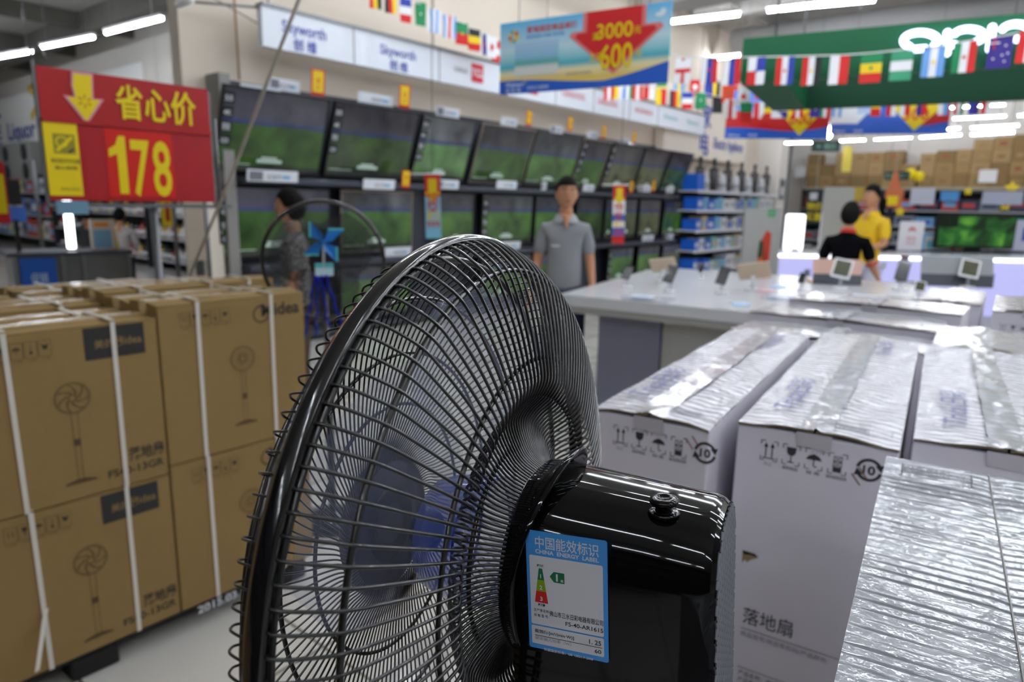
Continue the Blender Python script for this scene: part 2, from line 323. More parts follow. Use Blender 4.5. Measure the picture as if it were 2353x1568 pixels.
def tv(y0, y1, zb, h, tilt, label, sm, silver=False, strip=False, Xb=-6.42):
    t = math.radians(tilt)
    M = Matrix(((0,-math.cos(t),math.sin(t),Xb), (1,0,0,y0), (0,math.sin(t),math.cos(t),zb), (0,0,0,1)))
    o = thing('television', label, 'television', group='televisions on the shop wall', M=M); w_ = y1-y0
    def B(m_, nm, par): return m_.build(nm, par)
    bz = .016; m = MB(M); c = BEZS if silver else BEZ
    m.box((0,-.012,0),(w_,.01,bz), c); m.box((0,-.012,h-bz),(w_,.01,h), c); m.box((0,-.012,bz),(bz,.01,h-bz), c); m.box((w_-bz,-.012,bz),(w_,.01,h-bz), c); B(m, 'bezel', o)
    m = MB(M); m.box((.01,.01,.01),(w_-.01,.05,h-.01), BEZ); m.box((w_*.25,.05,h*.2),(w_*.75,.10,h*.7), BEZ); B(m, 'back_shell', o)
    me = MB(M); me.add([(bz,-.004,bz),(w_-bz,-.004,bz),(w_-bz,-.004,h-bz),(bz,-.004,h-bz)], [(0,1,2,3)], sm)
    s_ = B(me, 'screen', o)
    m = MB(M); F = frame((0,-.0055,0), (1,0,0), (0,0,1)); m.quad(w_*.36,.1,w_*.60,.135, CAPT, F); m.quad(w_*.4,.14,w_*.55,.16, CAPT, F); m.quad(.05,.075,w_*.3,.083, CAPT, F); B(m, 'caption', s_)
    m = MB(M); m.box((w_*.3,.05,h*.15),(w_*.70,.13,h*.3), DARK); B(m, 'wall_bracket', o)
    if strip:
        m = MB(M)
        for i, tx in enumerate(('55','4K','智能','HDR')):
            zz = h-.12-i*.13; F = frame((.0,-.014,0), (1,0,0), (0,0,1)); m.box((.005,-.016,zz-.045),(.115,-.013,zz+.06), STRIP); F = frame((0,-.0165,0),(1,0,0),(0,0,1)); m.text(tx, .06, zz-.02, .07, STW, F, .01, 'C', wid=.075)
        B(m, 'feature_sticker', o)
    return o
def yb(x, y, X=-6.42): return atX(x, y, X).y
top = [(493,391,731,399),(742,399,932,402),(940,402,1062,406),(1075,408,1196,413),(1199,413,1306,417),(1309,417,1371,420),(1376,420,1449,424),(1452,424,1510,426),(1513,426,1562,428)]
tl = ['upper row television at the far left, behind the cord','second television from the left in the upper row','bright green television, third in the upper row','fourth television in the upper row with a dark gap on its left','fifth television in the upper row, above the man in grey','narrow television in the upper row just right of the man\'s head','seventh upper row television with a pale picture','eighth upper row television, second from the right end','last television at the right end of the upper row']
for i, (x0, y0, x1, y1) in enumerate(top):
    tv(yb(x0,y0), yb(x1,y1), 1.74, .80, 19, tl[i], SCR[[0,1,2,3,4,3,5,5,1][i]], silver=i in (3,5), strip=i in (0,1,2,5,6))
mid = [(506,605,758,606),(782,590,945,585),(1008,580,1085,576),(1103,574,1218,570),(1224,570,1300,566),(1318,565,1378,562),(1384,561,1406,560),(1412,560,1456,556),(1462,556,1510,553),(1518,553,1558,550)]
ml = ['middle row television behind the woman in the patterned top','silver framed television behind the black display fan','middle row television right of the hanging sky blue strip','middle row television left of the man in grey','middle row television directly behind the man in grey','middle row television just right of the man\'s shoulder','narrow middle row television behind the second price strip','middle row television right of the second price strip','second television from the right end of the middle row','last television at the right end of the middle row, vivid green']
for i, (x0, y0, x1, y1) in enumerate(mid):
    tv(yb(x0,y0), yb(x1,y1), .90, .70, 3, ml[i], SCR[[0,4,4,4,4,1,1,5,5,3][i]], silver=i == 1, strip=i in (0,3,7))
low = [(780,700,940,690),(1100,690,1215,670),(1225,665,1300,655),(1392,650,1448,640),(1460,636,1508,628),(1516,626,1556,620)]
ll = ['lower row television behind the large fan guard','lower row television at the upper edge of the large fan guard','lower row television hidden by the man in grey','lower row television right of the man\'s arm','lower row television, second from the right end','last television at the right end of the lower row']
for i, (x0, y0, x1, y1) in enumerate(low):
    tv(yb(x0,y0,-6.38), yb(x1,y1,-6.38), .12, .62, 3, ll[i], SCR[[4,4,0,4,4,5][i]], strip=i in (1,3), Xb=-6.38)
# dark display unit under and between the screens
UN = mat('display_unit_grey', (58,62,74), .4, coat=.2)
o = thing('screen_display_unit', 'long dark grey display unit carrying the rows of televisions', 'display unit', (-6.46,8,0))
m = MB(); m.box((-6.60,3.5,0), (-6.56,12.6,2.60), UN); m.build('back_panel', o)
for zz in (1.63,.78,.04):
    m = MB(); m.bevbox((-6.555,3.5,zz), (-6.22,12.6,zz+.06), .008, UN); m.build('ledge', o)
m = MB(); m.box((-6.60,3.36,0),(-6.35,3.47,2.62), mat('post_grey',(140,138,134),.5)); m.build('end_post', o)
m = MB(); m.box((-6.60,3.18,.1),(-6.4,3.33,1.6), mat('end_panel_white',(225,215,200),.5)); m.build('end_panel', o)
# price cards and yellow tags
CARD = mat('price_card_white', (225,230,238), .35); YEL = mat('tag_yellow', (228,196,20), .5); TAGR = mat('tag_red', (196,34,30), .5); CYAN = mat('card_cyan', (90,170,215), .5); GR = mat('card_grey', (120,120,130), .5)
def card(x, y, w_, X, i, lab, h=.11):
    p = atX(x, y, X); F = frame(p, (0,1,0), (.15,0,1)); m = MB(F)
    m.plate(-w_/2,-h/2,w_/2,h/2,.006, CARD, None)
    m.quad(-w_*.46,-h*.4,-w_*.2,h*.36, GR if i % 2 else CARD, None, .001); m.text('¥%d99' % (19+i*3), w_*.02, -.03, .06, GR, None, .005, 'C', z=.001); m.quad(w_*.18,-h*.2,w_*.34,h*.05, CYAN, None, .001)
    return tag(m.build('price_card'), lab, 'price card', 'price cards on the television wall')
cards = [(600,203,.42,'above the first upper television'),(655,188,.34,'on the ledge top behind the cord'),(865,220,.5,'above the second upper television'),(1030,250,.4,'above the third upper television'),(1170,272,.34,'above the fourth upper television'),(1280,290,.3,'above the fifth upper television'),(1362,302,.3,'above the sixth upper television'),(1435,318,.3,'above the seventh upper television')]
for i, (x, y, w_, l) in enumerate(cards): card(x, y+8, w_, -6.28, i, 'white price card '+l)
cards = [(628,405,.55,'under the first upper television'),(872,424,.45,'under the second upper television'),(1028,424,.4,'under the bright green television'),(1165,425,.42,'under the fourth upper television'),(1250,428,.12,'beside the head of the man in grey'),(1353,432,.3,'right of the man\'s head'),(1482,434,.42,'under the eighth upper television'),(1540,436,.3,'under the last upper television')]
for i, (x, y, w_, l) in enumerate(cards): card(x, y, w_, -6.2, i+3, 'white price card '+l)
cards = [(1170,552,.5,'above the large fan guard'),(1246,550,.14,'beside the man\'s elbow'),(1490,535,.42,'under the middle row right of the second strip'),(1540,525,.3,'at the lower right of the television wall'),(915,575,.4,'right of the black display fan')]
for i, (x, y, w_, l) in enumerate(cards):
    c_ = card(x, y, w_, -6.25, i+6, 'white price card '+l); c_.location.z = .842
for i, (x, y, l) in enumerate(((731,190,'above the first upper television'),(930,222,'above the second upper television'),(1216,272,'above the fourth upper television'),(1311,285,'above the fifth upper television'),(1388,304,'above the narrow sixth television'),(1458,316,'above the seventh upper television'),(933,412,'under the second upper television'),(1451,430,'right of the second price strip'),(1502,428,'under the last upper televisions'),(1437,532,'low beside the second price strip'))):
    p = atX(x, y, -6.2); F = frame(p, (0,1,0), (.1,0,1)); m = MB(F); k = 1.25 if i < 2 else 1
    m.plate(-.065*k,-.1*k,.065*k,.1*k,.004, TAGR, None); m.quad(-.05*k,-.075*k,.05*k,.09*k, YEL, None, .001)
    m.text('省', 0, 0, .06, TAGR, None, .01, 'C', z=.002); m.text('心', 0, -.06, .05, TAGR, None, .01, 'C', z=.002)
    t_ = m.build('price_tag'); t_.location = (-6.25, t_.location.y, .842) if i == 9 else t_.location; tag(t_, 'small yellow and red price tag '+l, 'price tag', 'yellow tags on the television wall')
# hanging strips
def strip(xt, yt, yb_, D, lab, cols, wd):
    p = atD(xt, yt, D); q = atD(xt, yb_, D); h = p.z-q.z; F = frame((p.x,p.y,p.z), tuple(cr), (0,0,1))
    o = thing('hanging_price_strip', lab, 'sign', tuple(p))
    m = MB(F); z = 0
    m.plate(-wd/2,-h,wd/2,0,.006, WHITE, None)
    for a, b, c in cols: m.quad(-wd/2,-h*b,wd/2,-h*a, c, None, .001)
    m.build('strip_board', o)
    m = MB(F); m.poly([(-.03,-.03),(.03,-.03),(.03,-.12),(.055,-.12),(0,-.19),(-.055,-.12),(-.03,-.12)], YEL, None, .002); m.build('arrow_print', o)
    m = MB(F)
    for i, (tx, c) in enumerate((('惊','r'),('爽','r'),('夏日','y'),('999','r'))): m.text(tx, 0, -h*.42-i*h*.14, .07, TAGR if c == 'r' else YEL, None, .01, 'C', z=.0025, wid=.09)
    m.build('lettering', o)
    m = MB(F); m.tube([(-wd*1.4,.0,-.004),(wd*.8,.0,-.004)], .006, WHITE, 6); m.build('hanger_rod', o)
    q0 = F @ V((0,.004,-.004)); MB().tube([q0, V((q0.x,q0.y,5.2))], .0025, STEEL, 5).build('hanger_wire', o); return o
SKY = mat('strip_sky', (130,200,228), .5); SBLUE = mat('strip_blue', (50,90,180), .5)
strip(993, 400, 550, 4.6, 'sky blue hanging price strip with a red arrow top', [(0,.34,TAGR),(.34,1,SKY)], .105)
strip(1424, 425, 562, 6.6, 'hanging price strip with blue, yellow and red bands', [(0,.26,TAGR),(.5,.62,SBLUE),(.72,.86,SBLUE),(.86,1,TAGR)], .12)
# ------------------------------------------------------------------ brown cartons on the left
BROWN = mat('brown_cardboard', (140,114,68), .75, noise=.06, nscale=30, bump=.15, bscale=12)
BROWN2 = mat('brown_cardboard_inner', (130,100,60), .8)
INK = mat('brown_box_ink', (82,62,38), .7); INKD = mat('brown_box_dark_ink', (50,46,40), .7); PANEL = mat('panel_black', (44,44,44), .55, noise=.1)
STRAP = mat('strap_white', (214,210,200), .35, coat=.4); TAPE = mat('clear_tape', (205,180,135), .12, coat=1, bump=.5, bscale=40)
def brown_box(y0, x0, z0, w_, d_, h, label, style=0, front=True, straps=True, prt=True, seed=0):
    """front face on plane X=x0, from y0 to y0+w_, box goes back to x0-d_"""
    rnd = random.Random(seed); o = thing('cardboard_box', label, 'box', (x0-d_/2, y0+w_/2, z0), 'brown fan cartons stacked at the left')
    m = MB(); e = .004
    m.bevbox((x0-d_, y0, z0), (x0, y0+w_, z0+h-.004), .003, BROWN, seg=1); m.build('box_body', o)
    m = MB()   # two top flaps, each slightly bowed
    for a, b in ((x0-d_, x0-d_/2-.001), (x0-d_/2+.001, x0)):
        n = 10; vs = []
        for i in range(n+1):
            y = y0 + w_*i/n; lift = .003+.004*math.sin(math.pi*i/n*2+seed)**2
            vs += [(a, y, z0+h-.004), (b, y, z0+h-.004), (b, y, z0+h+(lift if b < x0-.01 else 0)), (a, y, z0+h+(lift if a > x0-d_+.01 else 0))]
        fs = [(0,1,2,3)]+[(4*i+k, 4*i+4+k, 4*i+4+(k+1)%4, 4*i+(k+1)%4) for i in range(n) for k in range(4)]+[(4*n+3,4*n+2,4*n+1,4*n)]
        m.add(vs, fs, BROWN)
    m.build('top_flap', o)
    m = MB(); m.box((x0-d_/2-.026, y0-.0005, z0+h+.0045), (x0-d_/2+.026, y0+w_+.0005, z0+h+.0085), TAPE); m.box((x0-d_/2-.026, y0-.0008, z0+h-.06), (x0-d_/2+.026, y0, z0+h+.006), TAPE); m.build('packing_tape', o)
    if straps:
        for f_ in (.25, .75):
            yc = y0+w_*f_+rnd.uniform(-.008,.008); m = MB(); a = .0065
            j = rnd.uniform(-.006,.006)
            m.add([(x0+.0035,yc-a,z0+h+.003),(x0+.0035,yc+a,z0+h+.003),(x0+.0035,yc+a+j,z0),(x0+.0035,yc-a+j,z0),(x0+.0005,yc-a,z0+h),(x0+.0005,yc+a,z0+h),(x0+.0005,yc+a+j,z0),(x0+.0005,yc-a+j,z0)],
                  [(0,3,2,1),(0,4,7,3),(1,2,6,5),(0,1,5,4)], STRAP)
            m.box((x0-d_, yc-a, z0+h+.0085), (x0+.0035, yc+a, z0+h+.011), STRAP)
            m.build('packing_strap', o)
    if front and prt:
        F = frame((x0+.0012, y0, z0), (0,1,0), (0,0,1))
        m = MB(F)
        if style == 0:
            m.quad(w_*.605, h*.80, w_*.925, h*.985, PANEL, None)
            m.text('美的', w_*.655, h*.865, .028, BROWN, None, .01, 'L', z=.0006); m.ring(w_*.775, h*.89, .0135, .016, BROWN, None, 30, 330, z=.0006); m.text('Midea', w_*.765, h*.868, .034, BROWN, None, .01, 'L', z=.0006, wid=.075)
            m.build('brand_panel', o); m = MB(F)
        else:
            m.ring(w_*.67, h*.88, .026, .031, INKD, None, 60, 400); m.text('Midea', w_*.675, h*.865, .062, INKD, None, .02, 'L', z=.0004, wid=.15); m.build('brand_mark', o); m = MB(F)
        # handling icons in a row of little frames
        x = w_*.13; zz = h*.86
        for i in range(5):
            cx = x+i*.034
            m.line([(cx,zz),(cx+.03,zz),(cx+.03,zz+.045),(cx,zz+.045),(cx,zz)], .0012, INK, None, .0003)
            if i == 0: m.line([(cx+.01,zz+.015),(cx+.01,zz+.035)],.002,INK,None,.0004); m.line([(cx+.02,zz+.015),(cx+.02,zz+.035)],.002,INK,None,.0004)
            elif i == 1: m.poly([(cx+.008,zz+.036),(cx+.022,zz+.036),(cx+.019,zz+.024),(cx+.011,zz+.024)],INKD,None,.0004); m.line([(cx+.015,zz+.024),(cx+.015,zz+.012)],.002,INKD,None,.0004)
            elif i == 2: m.ring(cx+.015,zz+.024,0,.01,INK,None,0,180,z=.0004); m.line([(cx+.015,zz+.024),(cx+.015,zz+.012)],.0015,INK,None,.0004)
            elif i == 3: m.line([(cx+.015,zz+.01),(cx+.015,zz+.036)],.0018,INK,None,.0004); m.disc(cx+.015,zz+.014,.004,INKD,None,z=.0004)
            else: m.poly([(cx+.007,zz+.036),(cx+.015,zz+.03),(cx+.023,zz+.036),(cx+.02,zz+.02),(cx+.01,zz+.02)],INKD,None,.0004)
            m.text('小心轻放'[:4], cx+.003, zz-.009, .006, INK, None, 0, 'L', wid=.024)
        m.build('handling_symbols', o)
        # drawing of the pedestal fan
        m = MB(F); cx, cz, R = w_*.52, h*.60, .047 if style == 0 else .045
        m.ring(cx,cz,R-.002,R,INKD if style == 0 else INK,None); m.ring(cx,cz,R-.006,R-.005,INK,None); m.ring(cx,cz,.009,.0115,INK,None); m.ring(cx,cz,.02,.021,INK,None)
        for k in range(7 if style == 0 else 12):
            a0 = k*2*math.pi/(7 if style == 0 else 12); pts = [(cx+math.cos(a0+q*.9)*(.011+q*(R-.016)), cz+math.sin(a0+q*.9)*(.011+q*(R-.016))) for q in (0,.25,.5,.75,1)]
            m.line(pts, .0022 if style == 0 else .001, INK, None, .0002)
            if style == 0: m.line([(p[0]*.97+cx*.03+.002, p[1]*.97+cz*.03) for p in pts], .001, INK, None, .0002)
        zb = cz-.26 if style == 0 else cz-.235
        for sx in (-1, 1):
            m.line([(cx+sx*.009,cz-R),(cx+sx*.0075,cz-.13)], .0014, INK, None); m.line([(cx+sx*.0075,cz-.13),(cx+sx*.007,zb+.012)], .0014, INK, None)
        m.quad(cx-.009,cz-.145,cx+.009,cz-.125,INK,None,.0003); m.poly([(cx-.01,zb+.012),(cx+.01,zb+.012),(cx+.042,zb+.003),(cx+.042,zb-.002),(cx-.042,zb-.002),(cx-.042,zb+.003)],INK,None,.0003)
        m.build('fan_drawing', o)
        if style == 0:
            m = MB(F); m.text('落地扇', w_*.78, h*.155, .046, INKD, None, .015, 'L', wid=.105); m.text('FS40-13GR', w_*.66, h*.075, .034, INKD, None, .015, 'L', wid=.165); m.build('lettering', o)
        else:
            m = MB(F); m.text('2015.03.18' if z0 < .3 else '', w_*.10, -.035, .04, CARD, None, .015, 'L', wid=.2)
            if m.v: m.T = F; m.build('date_stamp', o)
    return o
Y1 = (.385,.909); Y2 = (.914,1.439)
lab = {0:'front row',1:'second row from the front',2:'third row',3:'rearmost row'}
for r_ in range(4):
    X = -2.2-r_*.212
    for col, (ya, yb_) in enumerate((Y1, Y2)):
        for lvl in (0, 1):
            z0, h = ((.10,.502),(.605,.518))[lvl] if col == 0 else ((.10,.526),(.629,.53))[lvl]
            if r_ and not lvl: l = 'brown carton in the lower layer, %s of the %s stack' % (lab[r_], ('left','right')[col])
            elif r_: l = 'brown carton with taped top, %s of the %s stack' % (lab[r_], ('left','right')[col])
            else: l = [['lower left brown carton with a black panel and a loose strap end','lower right brown carton above the dark pallet'],['upper left brown carton with a black brand panel and fan drawing','upper right brown carton with dark brand lettering at its top corner']][lvl][col]
            b_ = brown_box(ya, X-(.04*col*r_*0), z0-(.012 if r_ % 2 and lvl else 0), yb_-ya, .205, h, l, style=col, front=r_ == 0, seed=r_*7+col*3+lvl)
            if r_ == 0 and col == 0 and lvl == 0:
                m = MB(); m.add([(-2.192,.52,.30),(-2.192,.533,.302),(-2.13,.478,.16),(-2.13,.466,.157),(-2.19,.52,.30),(-2.19,.533,.302),(-2.127,.478,.16),(-2.127,.466,.157)], [(0,1,2,3),(7,6,5,4),(0,3,7,4),(1,5,6,2)], STRAP); m.build('loose_strap_end', b_)
for k in range(2):
    brown_box(-.145, -2.2-k*.212, .10, .524, .205, .502, 'brown carton at the left picture edge, lower layer, %s row' % ('front','second')[k], front=False, seed=31+k)
    brown_box(-.145, -2.2-k*.212, .605, .524, .205, .51, 'brown carton at the left picture edge, upper layer, %s row' % ('front','second')[k], front=False, seed=33+k)
for r_ in range(3):
    for lvl in (0, 1):
        brown_box(1.37-.53*(r_ > 0), -3.16-(r_-1)*.22*(r_ > 0), (.08,.59)[lvl], .525, .21, .505, 'brown carton in the %s layer of the far stack behind, %s' % (('lower','upper')[lvl], ('beside the display fan','left of it, nearer','left of it, farther')[r_]), style=1, front=False, seed=50+r_+lvl*4)
for r_ in range(3):
    brown_box(.22, -3.2-r_*.22, .08, .58, .21, .5, 'brown carton low behind the left stack, %s' % ('nearest','middle','farthest')[r_], front=False, seed=70+r_)
    brown_box(.22, -3.2-r_*.22, .582, .58, .21, .5, 'brown carton behind the left stack, upper layer, %s' % ('nearest','middle','farthest')[r_], front=False, seed=73+r_)
PALL = mat('pallet_black', (24,24,26), .6)
def pallet(x0, x1, y0, y1, z1, label):
    o = thing('pallet', label, 'pallet', ((x0+x1)/2,(y0+y1)/2,0))
    m = MB(); m.bevbox((x0,y0,z1-.03),(x1,y1,z1),.006,PALL); m.build('deck', o)
    for xx in (x0,(x0+x1)/2-.05,x1-.1):
        for yy in (y0,(y0+y1)/2-.07,y1-.14):
            m = MB(); m.bevbox((xx,yy,0),(xx+.1,yy+.14,z1-.03),.008,PALL); m.build('foot', o)
    return o
pallet(-3.06,-2.23,-.12,1.42,.10,'black plastic pallet under the two brown carton stacks'); pallet(-3.66,-3.1,.85,1.9,.08,'black pallet under the far brown carton stack')
pallet(-3.84,-3.12,.2,.82,.08,'black pallet behind the left brown cartons')
# ------------------------------------------------------------------ white cartons on the right
WCARD = mat('white_cardboard', (216,213,222), .55, noise=.03, nscale=6, bump=.12, bscale=5)
FILM = mat('stretch_film', (205,205,212), .22, coat=.6, bump=.42, bscale=30, wave=13)
FILM2 = mat('stretch_film_loose', (190,190,194), .22, coat=.7, bump=1, bscale=22)
FILMR = mat('stretch_film_ribbed', (206,208,212), .2, coat=1, bump=1, bscale=9, wave=30, stretch=(.6,2.2,1))
RAW = mat('torn_cardboard', (150,125,90), .8); WINK = mat('grey_ink', (52,54,58), .6); WINK2 = mat('pale_ink', (130,130,138), .6); VIO = mat('violet_ink', (98,96,150), .5); GAP = mat('flap_edge', (110,95,75), .8); STAPLE = mat('copper_staple', (160,100,60), .35, metal=.8)
def icons(m, x, z, s):
    def cor(cx, cz, w_, h):
        for sx in (-1,1):
            for sz in (-1,1): m.line([(cx+sx*w_/2,cz+sz*(h/2-.007*s)),(cx+sx*w_/2,cz+sz*h/2),(cx+sx*(w_/2-.007*s),cz+sz*h/2)], .0011*s, WINK, None)
    for i in range(4):
        cx = x+i*.0345*s; cor(cx, z, .026*s, .034*s)
        if i == 0:
            for dx in (-.005,.005): m.line([(cx+dx*s,z-.011*s),(cx+dx*s,z+.008*s)],.0018*s,WINK,None); m.poly([(cx+(dx-.0035)*s,z+.006*s),(cx+(dx+.0035)*s,z+.006*s),(cx+dx*s,z+.014*s)],WINK,None)
            m.line([(cx-.01*s,z-.013*s),(cx+.01*s,z-.013*s)],.0018*s,WINK,None)
        elif i == 1:
            m.poly([(cx-.0075*s,z+.013*s),(cx+.0075*s,z+.013*s),(cx+.0065*s,z+.003*s),(cx+.003*s,z-.001*s),(cx-.003*s,z-.001*s),(cx-.0065*s,z+.003*s)],WINK,None); m.line([(cx,z-.001*s),(cx,z-.012*s)],.0016*s,WINK,None); m.line([(cx-.005*s,z-.0125*s),(cx+.005*s,z-.0125*s)],.0016*s,WINK,None)
        elif i == 2:
            m.poly([(cx-.012*s,z-.001*s),(cx-.008*s,z+.005*s),(cx,z+.009*s),(cx+.008*s,z+.005*s),(cx+.012*s,z-.001*s)],WINK,None); m.line([(cx,z+.004*s),(cx,z-.011*s),(cx+.003*s,z-.013*s),(cx+.005*s,z-.011*s)],.0014*s,WINK,None)
            for q in (-.004,.002,.008): m.line([(cx+q*s,z+.011*s),(cx+(q+.003)*s,z+.014*s)],.0006*s,WINK,None)
        else:
            m.quad(cx-.006*s,z-.014*s,cx+.006*s,z-.006*s,WINK,None)
            for a, b in ((-.005,.003),(.004,.012)): m.line([(cx-.006*s,z+a*s),(cx+.006*s,z+a*s),(cx+.006*s,z+b*s),(cx-.006*s,z+b*s),(cx-.006*s,z+a*s)],.0008*s,WINK,None); m.line([(cx-.006*s,z+a*s),(cx+.006*s,z+b*s)],.0007*s,WINK,None); m.line([(cx+.006*s,z+a*s),(cx-.006*s,z+b*s)],.0007*s,WINK,None)
        m.text(('向上','易碎物品','怕 雨','堆码层数极限')[i], cx, z-.0255*s, .0068*s, WINK2 if i == 0 else WINK, None, 0, 'C', wid=(.012,.024,.02,.03)[i]*s)
    cx = x+.148*s; m.ring(cx,z,.014*s,.0185*s,WINK,None,20,170); m.ring(cx,z,.014*s,.0185*s,WINK,None,200,350)
    for a, d in ((14,-1),(194,-1)):
        q = math.radians(a); c0 = V((cx+.0162*s*math.cos(q), z+.0162*s*math.sin(q))); t = V((-math.sin(q),math.cos(q)))*d; n_ = V((math.cos(q),math.sin(q)))
        m.poly([tuple(c0-t*.006*s+n_*.0062*s), tuple(c0-t*.006*s-n_*.0062*s), tuple(c0+t*.005*s)][::-1],WINK,None)
    m.text('10', cx, z-.007*s, .0195*s, WINK, None, .03, 'C', wid=.0175*s)
def white_box(org, ang, w_, L, z0, h, label, prints=True, name='Tricai日彩', film=FILM, staples=None, hole=False, topprint=1, gap=.012, seed=1, group='white fan cartons at the right'):
    rnd = random.Random(seed); T = Matrix.Translation((org[0],org[1],0)) @ rz(ang)
    o = thing('white_carton', label, 'box', (org[0],org[1],z0), group)
    def nb(): return MB(T)
    m = nb(); zt = z0+h; e = .002
    m.bevbox((0,0,z0),(w_,L,zt-.008),.002,WCARD,seg=1); m.build('box_body', o)
    for sd in (0, 1):     # top flaps: hinged at the long sides, meeting in the middle, front corners slightly lifted
        m = nb(); n = 14; K = 6; vs = []; fs = []
        for i in range(n+1):
            y = -.004+(L+.006)*i/n
            for k in range(K+1):
                u_ = k/K; x = (w_*.5-.002)*u_; lift = -.004+(.0035+.0045*max(0,1-i/2.0))*math.sin(u_*math.pi/2) + .0014*math.sin(i*1.7+k*1.3+seed)
                vs.append((x if sd == 0 else w_-x, y, zt+lift))
        n0 = len(vs); vs += [(a,b,c-.004) for a,b,c in vs]
        for i in range(n):
            for k in range(K):
                a = i*(K+1)+k; q = (a,a+1,a+K+2,a+K+1); q = q if sd == 0 else q[::-1]; fs.append(q); fs.append(tuple(n0+v for v in q[::-1]))
        m.add(vs, fs, film, smooth=True)
        ed = []
        for k in range(K): ed.append((k, n0+k, n0+k+1, k+1))
        m.add(vs, ed+[(i*(K+1)+K, n0+i*(K+1)+K, n0+(i+1)*(K+1)+K, (i+1)*(K+1)+K) for i in range(n)], GAP)
        m.build('top_flap', o)
    m = nb(); vs = []; n = 44        # crinkled clear tape over the seam
    for i in range(n+1):
        y = -.005+(L+.01)*i/n
        for k, x in enumerate((-.024,-.012,-.002,.003,.013,.024)): vs.append((w_/2+x+rnd.uniform(-.0018,.0018), y, zt+.0022+rnd.uniform(0,.0028)+(.004*max(0,1-i/3) if k in (2,3) else 0)))
    m.add(vs, [(i*6+k,i*6+k+1,i*6+k+7,i*6+k+6) for i in range(n) for k in range(5)], FILM2, smooth=True)
    vs = [(w_/2-.026,-.0055,zt-.002),(w_/2+.026,-.0055,zt-.002),(w_/2+.026,-.0032,zt-.028),(w_/2-.024,-.0032,zt-.026)]
    m.add(vs, [(0,3,2,1)], mat('tape_pale', (192,189,196), .2, coat=1)); m.build('packing_tape', o)
    if topprint:
        F = T @ frame((0,0,zt+.003), (0,1,0), (-1,0,0)); F = T @ Matrix.Translation((0,0,zt+.0068)) @ rz(90)
        m = MB(F); m.text(name, .085, -w_*.30, .05, VIO, None, .012, 'L', wid=.25); m.build('lettering', o)
        if topprint == 1:
            m = MB(T @ Matrix.Translation((0,0,zt+.0024)) @ rz(90)); m.text(name, L-.28, -w_*.76, .04, VIO, None, .006, 'L', wid=.22); m.build('far_lettering', o)
        m = MB(T @ Matrix.Translation((0,0,zt+.0028))); x0 = w_*.60; m.line([(x0,.03),(x0+.082,.03),(x0+.082,.068),(x0,.068),(x0,.03)], .0014, WINK2, None)
        xx = x0+.006
        while xx < x0+.05: ww = rnd.choice((.0008,.0014,.002)); m.quad(xx,.037,xx+ww,.061,WINK2,None); xx += ww+rnd.choice((.001,.0016))
        m.text('FS-40', x0+.064,.045,.010,WINK2,None,0,'C'); m.build('barcode_print', o)
    if prints:
        F = T @ frame((0,-.0012,0), (1,0,0), (0,0,1)); m = MB(F); icons(m, .053, zt-.045, 1.0); m.build('handling_symbols', o)
        m = MB(F); m.text('落地扇', .037, zt-.365, .034, WINK, None, 0, 'L', wid=.082); m.line([(.036,zt-.378),(.225,zt-.378)], .0011, WINK, None); m.text('商品型号/商品条形码/产品颜色', .036, zt-.392, .0105, WINK2, None, .0, 'L', wid=.14)
        m.line([(.036,zt-.455),(.225,zt-.455)], .0011, WINK, None)
        for q, s_ in enumerate(('产品名称：电风扇','产品类型：落地扇','产品规格：FS-40')): m.text(s_, .038, zt-.469-q*.0135, .0105, WINK, None, .0, 'L', wid=.075)
        m.build('lettering', o)
    if staples:
        m = MB(T @ frame((0,-.002,0), (1,0,0), (0,0,1)))
        for a, b in staples: m.line([(a,zt-b),(a+.013,zt-b-.017)], .0017, STAPLE, None)
        m.build('staples', o)
    if hole:
        m = MB(T @ frame((0,-.0016,0), (1,0,0), (0,0,1))); m.poly([(.026,.918),(.047,.917),(.053,.912),(.045,.907),(.040,.904),(.035,.898),(.032,.902),(.027,.895)], RAW, None); m.poly([(.026,.918),(.047,.917),(.053,.912),(.040,.913),(.029,.911)], mat('hole_dark',(35,26,20),.9), None, .0002); m.build('torn_hole', o)
    return o
white_box((-.406,1.094), 8, .238, 1.0, .63, .52, 'white carton in the middle of the white row, torn hole in its front', staples=[(.178,.055),(.187,.043)], hole=True, seed=3)
white_box((-.627,.99), 8, .205, .98, .63, .52, 'leftmost white carton, right behind the black fan motor', staples=[(.168,.026),(.178,.02)], seed=5)
white_box((-.165,1.2), 8, .245, .90, .63, .52, 'third white carton from the left, partly behind the ribbed film carton', staples=None, topprint=2, seed=8, prints=False)
white_box((-.406,1.094), 8, .238, 1.0, .11, .515, 'white carton beneath the torn one, lower layer', seed=13, topprint=0, prints=True)
white_box((-.627,.99), 8, .205, .98, .11, .515, 'white carton beneath the leftmost one, lower layer', seed=15, topprint=0, prints=False)
white_box((-.165,1.2), 8, .245, .90, .11, .515, 'white carton beneath the third one, lower layer', seed=18, topprint=0, prints=False)
